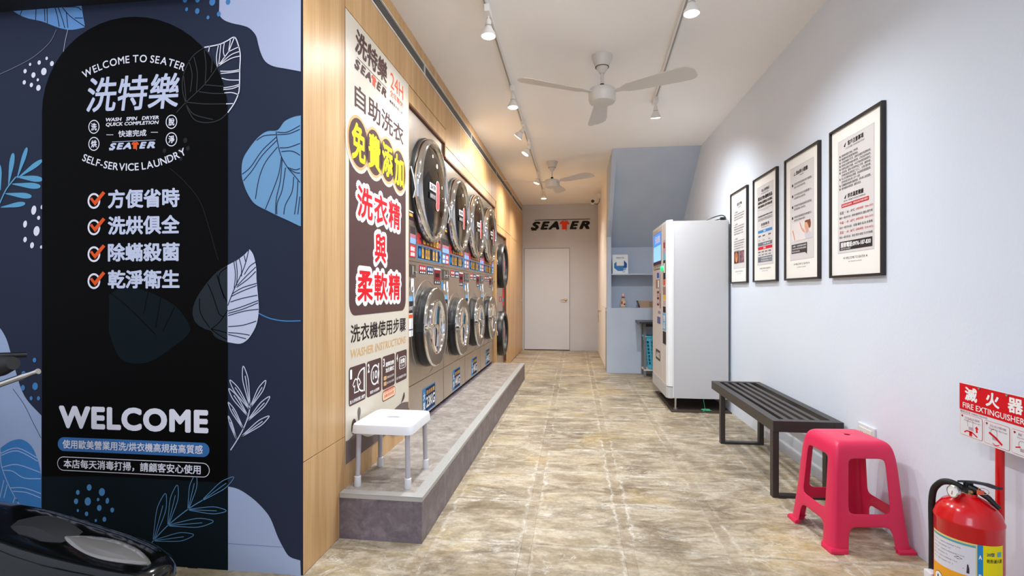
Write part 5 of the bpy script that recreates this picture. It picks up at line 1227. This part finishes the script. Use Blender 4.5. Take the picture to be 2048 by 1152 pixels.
def n3(A):
    T(A, '洗&烘小提醒', .34, .68, .835, .868, K_, .03); T(A, 'REMINDER', .45, .57, .818, .826, KG); A.stroke([(.28, .84), (.30, .86), (.32, .84), (.28, .84)], .006, K_, 3, 'icon')
    for k, (a, b_) in enumerate((('羽絨衣物洗滌前請先翻面，', '並裝入洗衣袋中清洗烘乾。'), ('大件被毯請勿過量塞入，', '以免影響洗淨及烘乾效果。'), ('衣物若有脫線或鈕扣鬆脫，', '請先整理後再放入機內清洗。'), ('烘乾前請確認衣物標示，', '避免造成衣物縮水變形。'))):
        v = .765 - k * .088
        A.rect(.215, v - .012, .255, v + .008, K_, 3, 'bullet'); T(A, a, .28, .80, v - .008, v + .012, KG, .01); T(A, b_, .28, .62, v - .033, v - .015, KG, .01)
    A.rect(.20, .31, .80, .455, P(228, 220, 216), 4, 'photo_print')
    A.poly(smooth_line([(.62, .312), (.60, .36), (.64, .375), (.72, .37), (.78, .35), (.799, .312)], 4), P(206, 202, 208), 5, 'photo_print')
    A.poly(smooth_line([(.60, .40), (.605, .44), (.64, .453), (.70, .45), (.71, .40), (.70, .36), (.65, .355), (.63, .375)], 4, True), P(222, 166, 138), 6, 'photo_print')
    A.poly([(.605, .438), (.615, .452), (.76, .452), (.775, .42), (.765, .395), (.74, .385), (.715, .395), (.70, .415), (.67, .436)], P(128, 76, 52), 7, 'photo_print')
    A.stroke(smooth_line([(.24, .40), (.28, .36), (.31, .32)], 4), .022, P(216, 160, 134), 6, 'photo_print'); A.stroke(smooth_line([(.46, .45), (.52, .40), (.60, .37)], 4), .022, P(220, 170, 144), 8, 'photo_print')
    A.rect(.205, .212, .665, .285, P(66, 60, 60), 3, 'speech_box'); A.poly([(.60, .215), (.66, .215), (.66, .195)], P(66, 60, 60), 3, 'speech_box')
    for k, s in enumerate(('小提醒：如遇問題歡迎詢問', '本店提供免費洗衣精及柔軟精', '歡迎多加利用')): A.text(s, .225, .262 - k * .021, (.64, .64, .45)[k], .276 - k * .021, INK_TEXTW, 4, .01)
def n2(A):
    T(A, '禁止洗烘物品', .36, .68, .845, .872, K_, .02); T(A, 'PROHIBITED ITEMS', .34, .66, .825, .834, KG)
    T(A, '重油污物·寵物用品', .20, .80, .772, .808, K_, .04); T(A, '橡膠物品·鞋類物品·毛皮製品', .20, .80, .735, .762, K_, .03); T(A, '地毯·蠟染物·皮革·特殊材質', .20, .80, .700, .726, K_, .03)
    A.stroke([(.2, .682), (.80, .682)], .002, KG, 3, 'rule'); T(A, 'OILY ITEMS, PET ITEMS, SHOES', .35, .65, .668, .674, KG)
    T(A, '洗滌前請先確認衣物標示及說明', .20, .80, .612, .628, K_, .02); A.rect(.20, .578, .80, .602, P(90, 86, 90), 3, 'rule'); A.rect(.205, .581, .795, .599, m_panel, 4, 'rule'); A.text('違者須負擔機台維修費用及賠償責任', .22, .584, .78, .596, K_, 5)
    T(A, '洗衣機 價目表', .33, .68, .525, .552, K_, .02); T(A, 'WASHER PRICE LIST', .34, .66, .508, .516, KG)
    A.rect(.20, .462, .80, .488, P(58, 136, 200), 3, 'table_bar', r=.008); A.text('洗衣', .44, .467, .54, .484, INK_TEXTW, 4, .03)
    for u in (.22, .40, .64):
        T(A, '標準', u, u + .11, .424, .440, K_, .02); T(A, '50元', u, u + .09, .385, .398, KG, .01)
    A.rect(.20, .340, .80, .372, P(110, 114, 126), 3, 'table_bar'); A.text('大型 80元', .42, .348, .72, .364, INK_TEXTW, 4, .02)
    A.rect(.20, .304, .80, .332, P(206, 30, 44), 3, 'table_bar', r=.008); A.text('烘衣', .44, .309, .54, .327, INK_TEXTW, 4, .03)
    for u in (.21, .36, .50, .65):
        T(A, '低溫', u, u + .10, .275, .290, K_, .02); T(A, '10元', u, u + .10, .248, .262, K_, .02)
    A.rect(.20, .185, .80, .238, P(110, 114, 126), 3, 'table_bar'); A.text('烘衣時間依實際狀況調整', .34, .214, .78, .230, INK_TEXTW, 4, .01); A.text('每次最低投幣為三十元', .34, .192, .78, .208, INK_TEXTW, 4, .01)
def n1(A):
    T(A, '店主叮嚀', .38, .66, .835, .868, K_, .03); T(A, 'REMINDER', .42, .62, .815, .824, KG)
    v = .765
    for ttl, n_ in (('一、洗前檢查', 3), ('二、清潔滾筒', 4), ('三、物品取出', 5)):
        T(A, ttl, .20, .42, v, v + .018, K_, .01)
        for q in range(n_):
            v -= .026; T(A, ('請先檢查口袋衣物內是否有雜物', '避免硬幣及面紙造成機器損壞', '如有毛髮請先清除再行洗滌', '並將衣物翻面再放入滾筒內', '感謝您的配合')[q], .20, (.80, .78, .74, .76, .55)[q], v, v + .016, KG, .01)
        v -= .055
    A.rect(.20, .215, .49, .345, P(74, 42, 34), 3, 'photo_print'); A.ell(.34, .285, .10, .055, P(176, 104, 62), 4, 'photo_print'); A.ell(.36, .255, .05, .03, P(206, 140, 90), 5, 'photo_print')
    A.rect(.51, .215, .80, .345, P(120, 84, 88), 3, 'photo_print')
    random.seed(3)
    for k in range(16): A.ell(random.uniform(.54, .77), random.uniform(.23, .33), .022, .012, P(*random.choice([(176, 130, 134), (86, 54, 60), (150, 110, 118)])), 4 + k % 3, 'photo_print', 10, random.uniform(0, 3))
notice('framed notice nearest the camera, with a red bar and a dark phone number bar', 3.280, 2.750, n4)
notice('framed notice showing a photo of a woman above a dark speech box', 3.944, 3.418, n3)
notice('framed notice with blue and red table bars, second from the vending machine', 4.606, 4.092, n2)
notice('framed notice next to the vending machine with two small brown photos', 5.245, 4.762, n1)

# ================================================================== FIRE EXTINGUISHER, STAND AND SIGN
fx, fy, fr0 = 1.350, 1.925, .093
fe = thing('fire_extinguisher', 'red fire extinguisher with black hose and yellow label in front of the red pole', 'extinguisher', (fx, fy, -.004))
face = math.atan2(-fy, -fx)
MB().lathe([(.0, .016), (fr0 - .004, .016), (fr0, .022), (fr0, .418), (fr0 + .0015, .421), (fr0 + .0015, .427), (fr0 - .001, .431), (fr0 - .006, .450), (fr0 - .022, .474), (fr0 - .048, .493), (.026, .503), (.024, .512), (.0, .514)], 'z', n=64).obj('cylinder_body', m_red, fe, 40)
MB().lathe([(.024, .500), (.024, .512), (.017, .516), (.017, .525), (.0, .525)], 'z', n=24).obj('valve', m_brass, fe, 40)
MB().box(-.018, .018, -.014, .014, .506, .532, .004).obj('valve_block', m_black, fe)
ga = (math.cos(face - .75), math.sin(face - .75))
gq = Vector((ga[0], ga[1], .12)).to_track_quat('Z', 'Y')
gg = MB().lathe([(.007, -.01), (.007, .014), (.0195, .016), (.021, .020), (.021, .030), (.018, .032), (.018, .030), (.0, .030)], 'z', n=28).obj('pressure_gauge', m_chrome, fe, 40)
gg.location = Vector((ga[0] * .030, ga[1] * .030, .514)); gg.rotation_mode = 'QUATERNION'; gg.rotation_quaternion = gq
MB().lathe([(.0175, .0305), (.0, .0305)], 'z', n=24, cap0=False, cap1=False).obj('gauge_dial', mat('dial_white', (230, 228, 222), .4), gg)
MB().box(-.001, .001, -.011, .002, .0308, .0314).obj('gauge_needle', P(190, 40, 40), gg)
lv = Vector((math.cos(face + 1.45), math.sin(face + 1.45), 0))
c0 = Vector((0, 0, 0)); ZU = lambda z: Vector((0, 0, z))
MB().loft([[p + Vector((0, 0, q)) + Vector((ga[0], ga[1], 0)) * w_ for w_, q in ((-.011, -.004), (.011, -.004), (.009, .003), (-.009, .003))] for p in (lv * -.022 + ZU(.545), lv * .010 + ZU(.552), lv * .045 + ZU(.553), lv * .066 + ZU(.549), lv * .080 + ZU(.548))]).obj('top_lever', m_black, fe)
MB().tube([ZU(.532), lv * .022 + ZU(.526), lv * .050 + ZU(.508), lv * .078 + ZU(.480)], [.012, .010, .009, .007], 10).obj('carry_handle', m_black, fe, True)
MB().box(-.012, .012, -.006, .006, .52, .550).obj('lever_pivot', m_black, fe)
rp = [lv * (.048 + .014 * math.cos(2 * PI * k / 16)) + ZU(.530 + .010 * math.sin(2 * PI * k / 16)) + Vector((ga[0], ga[1], 0)) * .014 for k in range(17)]
MB().tube(rp, .0013, 6).obj('pin_ring', m_chrome, fe, True)
MB().box(-.010, .010, -.003, .003, -.007, .007, .001).obj('orange_seal', mat('orange_seal', (226, 96, 60), .4), fe, loc=lv * .042 + ZU(.524) + Vector((ga[0], ga[1], 0)) * .016)
hs = Vector((math.cos(face - 1.45), math.sin(face - 1.45), 0))
bk = Vector((math.cos(face + PI), math.sin(face + PI), 0))
MB().tube(smooth_line([tuple(c0 + hs * .01 + Vector((0, 0, .522))), tuple(hs * .05 + bk * .01 + Vector((0, 0, .535))), tuple(hs * .080 + bk * .03 + Vector((0, 0, .515))), tuple(hs * .098 + bk * .045 + Vector((0, 0, .46))), tuple(hs * .098 + bk * .050 + Vector((0, 0, .30))), tuple(hs * .098 + bk * .045 + Vector((0, 0, .12)))], 6), .0105, 12).obj('hose', m_rubber, fe, True)
MB().tube([hs * .098 + bk * .045 + Vector((0, 0, .16)), hs * .102 + bk * .04 + Vector((0, 0, .06))], [.013, .020], 12).obj('nozzle', m_black, fe, True)
hc = MB().box(-.015, .015, -.02, .02, .17, .20, .004).obj('hose_clip', m_whiteplastic, fe); hc.location = hs * .098 + bk * .02
# wrap-round label: u = angle, positive to the viewer's right
A = Art(lambda u, v, h: ((fr0 + h) * math.cos(face + u), (fr0 + h) * math.sin(face + u), v), fe, .0003, .0003)
z1_, z0_ = .372, .06
A.rect(-1.30, z0_, .24, z1_, P(226, 206, 120), 0, 'label_print', 16); A.rect(-1.27, z1_ - .012, .20, z1_ - .006, P(80, 160, 190), 1, 'label_print', 16); A.rect(-1.27, .262, .20, z1_ - .014, P(222, 218, 222), 1, 'label_print', 16)
A.rect(-1.27, .178, .20, .262, P(240, 164, 40), 1, 'label_print', 16); A.rect(-1.27, .06, .20, .178, P(222, 218, 222), 1, 'label_print', 16)
A.rect(.24, z0_, .40, z1_, P(44, 136, 194), 1, 'label_print', 4); A.rect(.40, z0_, 1.12, z1_, P(240, 220, 20), 1, 'yellow_label', 10)
for u, ink in ((-.95, P(240, 240, 236)), (-.55, P(236, 206, 40)), (-.08, P(40, 130, 196))):
    A.ell(u, .215, .19, .021, P(20, 20, 40), 2, 'label_disc'); A.ell(u, .215, .175, .0192, ink, 3, 'label_disc')
A.poly([(-.08, .228), (-.02, .230), (-.07, .216), (-.03, .216), (-.12, .200), (-.08, .213), (-.12, .214)], P(20, 40, 90), 4, 'label_icon')
A.rect(-1.0, .205, -.95, .224, INK_K, 4, 'label_icon'); A.rect(-.93, .205, -.88, .218, INK_K, 4, 'label_icon'); A.rect(-.64, .207, -.55, .222, INK_K, 4, 'label_icon'); A.poly([(-.53, .212), (-.43, .212), (-.45, .206), (-.51, .206)], INK_K, 4, 'label_icon')
for k, (ch, z) in enumerate((('A', .325), ('B', .262), ('C', .205))): A.text(ch, .275, z, .365, z + .014, INK_TEXTW, 2, .04)
A.text('20型', .50, .338, .75, .350, P(60, 90, 90), 2, .03); A.text('乾粉滅火器', .50, .316, 1.05, .329, P(70, 60, 20), 2, .02); A.rect(.85, .336, 1.02, .352, P(110, 170, 170), 2, 'label_icon', 3)
A.ring(.72, .24, .12, .02, P(216, 196, 20), 2, 'label_icon', .012)
for k in range(6): A.text('使用方法：拉開安全插銷後壓下手把', -1.2, .345 - k * .0125, (-.2, -.5, -.1, -.6, -.3, -.5)[k], .349 - k * .0125, P(120, 120, 124), 2)
A.poly([(-.05, .27), (.03, .27), (.03, .285), (.0, .30), (-.03, .30)], P(70, 50, 60), 2, 'label_icon'); A.stroke([(-.45, .285), (-.12, .283)], .0025, P(200, 120, 90), 2, 'label_icon')
A.poly([(-.40, .312), (-.28, .318), (-.15, .312), (-.28, .308)], P(90, 60, 60), 2, 'label_icon')
for k in range(5): A.text('適用火災類別及注意事項說明文字', -1.2, .160 - k * .02, .1, .168 - k * .02, P(90, 90, 100), 2)
A.build()
# stand
sd = thing('extinguisher_stand', 'red metal floor stand whose pole rises behind the fire extinguisher', 'stand', (fx, fy, 0))
MB().lathe([(.0, .0), (.125, .0), (.125, .005), (.11, .010), (.0, .0115)], 'z', n=40).obj('stand_base', m_red, sd, 40)
MB().tube([(.140, .055, .0), (.140, .055, .845)], .0125, 16).obj('pole', m_red, sd, True)
MB().tube([(.140, .055, .006), (.05, .03, .006)], .008, 8).obj('base_arm', m_red, sd)
sg = thing('extinguisher_sign', 'red and white sign reading FIRE EXTINGUISHER fixed to the top of the red pole', 'sign', (1.478, 2.151, .649), 0)
SW, SH = .47, .203
MB().box(-.0015, .0015, -SW, 0, 0, SH, .0006).obj('sign_plate', m_whiteplastic, sg)
A = Art(lambda u, v, h: (-.0015 - h, -u, v), sg, .0004, .0003)
RS = P(212, 14, 28)
A.rect(.003, .102, SW - .003, SH - .002, RS, 1, 'red_band'); 
for ch, u in (('滅', .030), ('火', .128), ('器', .222), ('一', .31), ('類', .38)): A.text(ch, u, .140 if ch != '一' else .163, u + .060, .192 if ch != '一' else .171, INK_TEXTW, 2, .035)
A.text('FIRE EXTINGUISHER', .020, .110, .288, .131, INK_TEXTW, 2, .012)
A.text('使用方法 DIRECTIONS', .006, .091, .135, .099, P(150, 90, 100), 1)
for k, u in enumerate((.006, .122, .238, .354)):
    A.rect(u, .006, u + .108, .088, RS, 1, 'step_box', r=.008); A.rect(u + .0012, .0072, u + .1068, .0868, m_whiteplastic, 2, 'step_box', r=.007)
    A.ell(u + .012, .078, .0042, .0042, P(150, 40, 60), 3, 'step_box'); 
    A.text(('拉出安全插梢', '拉出噴嘴', '壓下手把', '噴向火源')[k], u + .025, .070, u + .095, .079, P(170, 120, 130), 3); A.text(('Pull out safety pin', 'Draw out the hose', 'Squeeze the lever', 'Aim at the base')[k], u + .022, .060, u + .098, .067, P(170, 120, 130), 3)
u = .006; A.stroke([(u + .022, .018), (u + .035, .026), (u + .06, .026), (u + .085, .014)], .005, RS, 3, 'step_drawing'); A.rect(u + .046, .010, u + .060, .026, RS, 3, 'step_drawing'); A.poly([(u + .078, .030), (u + .078, .044), (u + .073, .044), (u + .082, .054), (u + .091, .044), (u + .086, .044), (u + .086, .030)], RS, 3, 'step_drawing')
def handline(u, v, s_=1.0):
    A.stroke(smooth_line([(u, v), (u - .002 * s_, v + .018 * s_), (u + .006 * s_, v + .026 * s_), (u + .018 * s_, v + .026 * s_), (u + .024 * s_, v + .018 * s_), (u + .024 * s_, v)], 3), .0012, P(150, 60, 80), 3, 'step_drawing')
    for q in range(4): A.stroke([(u + .004 * s_ + q * .006 * s_, v), (u + .004 * s_ + q * .006 * s_, v - .012 * s_), (u + .008 * s_ + q * .006 * s_, v - .012 * s_), (u + .008 * s_ + q * .006 * s_, v)], .001, P(150, 60, 80), 3, 'step_drawing')
handline(u + .040, .044); u = .122; handline(u + .032, .038); A.stroke([(u + .022, .048), (u + .05, .036), (u + .078, .018)], .008, RS, 3, 'step_drawing'); A.stroke(smooth_line([(u + .038, .014), (u + .05, .009), (u + .066, .014)], 3), .003, RS, 3, 'step_drawing')
u = .238; handline(u + .03, .030, .9); A.rect(u + .055, .010, u + .095, .046, RS, 3, 'step_drawing'); A.stroke([(u + .015, .028), (u + .035, .034)], .004, RS, 3, 'step_drawing')
u = .354; handline(u + .03, .034, .9); A.poly([(u + .06, .012), (u + .095, .012), (u + .078, .046)], RS, 3, 'step_drawing')
A.build()
for y in (-.10, -.22): MB().lathe([(.005, 0), (.005, -.003), (.0, -.004)], 'x', (-.002, y, SH - .006), 12).obj('screw', m_steel_sat, sg)

# ================================================================== SCOOTER, mostly outside the frame
so = thing('motor_scooter', 'glossy black motor scooter with a smoked lens, parked before the mural wall', 'scooter', (-1.280, 1.44, -.0))
def sec(x, hw, z0, z1, p=2.6, n=28): return [(x, y, (z0 + z1) / 2 + z) for y, z, _ in se(hw, (z1 - z0) / 2, 0, p, n)]
nose = [(x_, w_ * .92, a_, b_ - .014 - .018 * min(1, -x_ / .5)) for x_, w_, a_, b_ in [(.0, .035, .27, .325), (-.012, .07, .255, .345), (-.05, .105, .24, .362), (-.12, .135, .235, .385), (-.21, .155, .235, .410), (-.31, .165, .24, .434), (-.40, .17, .25, .455), (-.52, .17, .26, .486), (-.64, .165, .27, .505), (-.74, .15, .28, .52), (-.86, .12, .3, .55)]]
MB().loft([sec(*q) for q in nose]).obj('nose_cowl', m_gloss, so, True)
MB().loft([sec(-.03, .06, .18, .27), sec(-.08, .115, .13, .29), sec(-.25, .145, .12, .29), sec(-.50, .155, .12, .30), sec(-.80, .14, .14, .32)]).obj('lower_fairing', m_gloss, so, True)
def on_nose(x, ang, off):
    for i in range(len(nose) - 1):
        a_, b_ = nose[i], nose[i + 1]
        if b_[0] <= x <= a_[0]:
            t = (a_[0] - x) / (a_[0] - b_[0]); q = [a_[j] + (b_[j] - a_[j]) * t for j in range(4)]
            c_, s_ = math.cos(ang), math.sin(ang); hw, hh = q[1], (q[3] - q[2]) / 2
            return (x, hw * math.copysign(abs(c_) ** (2 / 2.6), c_) - off * .6, (q[2] + q[3]) / 2 + hh * abs(s_) ** (2 / 2.6) * (1 if s_ > 0 else -1) + off)
lens = []
for x, m0, hw_ in smooth_line([(-.045, 92, 2), (-.07, 92, 7), (-.11, 92, 12), (-.16, 92, 15), (-.21, 92, 14), (-.27, 92, 9), (-.33, 92, 2)], 4):
    outer = [on_nose(x, math.radians(m0 - hw_ + 2 * hw_ * k / 8), .003 + .006 * math.sin(PI * k / 8)) for k in range(9)]
    inner = [on_nose(x, math.radians(m0 + hw_ - 2 * hw_ * k / 8), -.002) for k in range(9)]
    lens.append(outer + inner)
MB().loft(lens).obj('smoked_lens', m_lens, so, 50)
MB().tube([on_nose(x, math.radians(178), .002) for x in (-.02, -.08, -.16, -.26, -.38, -.52, -.64)], .005, 8).obj('trim_strip', mat('trim_grey', (120, 120, 122), .25, .6), so, True)
MB().lathe([(.12, -.05), (.205, -.052), (.225, -.035), (.232, 0), (.225, .035), (.205, .052), (.12, .05)], 'y', (-.46, 0, .232), 40, False, False).obj('front_tyre', m_tyre, so, 30)
MB().lathe([(.0, -.03), (.125, -.045), (.125, .045), (.0, .03)], 'y', (-.46, 0, .232), 28).obj('wheel_hub', m_steel_sat, so, 30)
MB().tube([(-.70, .0, .48), (-.82, .0, .78), (-.90, .0, .95)], [.05, .045, .04], 14).obj('steering_column', m_black, so, True)
MB().loft([sec(-.80, .10, .50, .78), sec(-.88, .18, .42, .88), sec(-.96, .19, .40, .93), sec(-1.02, .12, .45, .92)]).obj('leg_shield', m_gloss, so, True)
hb = MB().tube(smooth_line([(-.84, .28, .955), (-.92, .12, .965), (-.92, -.08, .965), (-.62, -.20, .935), (-.42, -.22, .960)], 5), .011, 12).obj('handlebar', m_black, so, True)
MB().tube([(-.50, -.213, .950), (-.42, -.219, .966), (-.30, -.222, .995), (-.262, -.222, 1.003)], [.024, .028, .028, .018], 18).obj('grip', m_rubber, hb, True)
MB().tube(smooth_line([(-.55, -.225, .875), (-.40, -.232, .905), (-.30, -.232, .942), (-.20, -.228, .976), (-.178, -.226, .983)], 5), [.008] * 15 + [.006] * 4 + [.008] * 2, 10).obj('brake_lever', m_chrome, hb, True)
MB().box(-1.7, -.98, -.17, .17, .26, .34, .03).obj('foot_board', m_black, so)
MB().loft([sec(-1.5, .10, .36, .60), sec(-1.56, .15, .34, .74), sec(-1.8, .17, .36, .80), sec(-2.15, .14, .5, .80), sec(-2.3, .06, .62, .76)]).obj('rear_body', m_gloss, so, True)
MB().loft([sec(-1.54, .11, .74, .78), sec(-1.65, .15, .76, .83), sec(-2.0, .14, .77, .85), sec(-2.22, .08, .79, .84)]).obj('seat', m_rubber, so, True)
MB().lathe([(.12, -.06), (.205, -.062), (.225, -.04), (.232, 0), (.225, .04), (.205, .062), (.12, .06)], 'y', (-1.98, 0, .232), 36, False, False).obj('rear_tyre', m_tyre, so, 30)

bpy.data.objects.remove(_to, do_unlink=True)
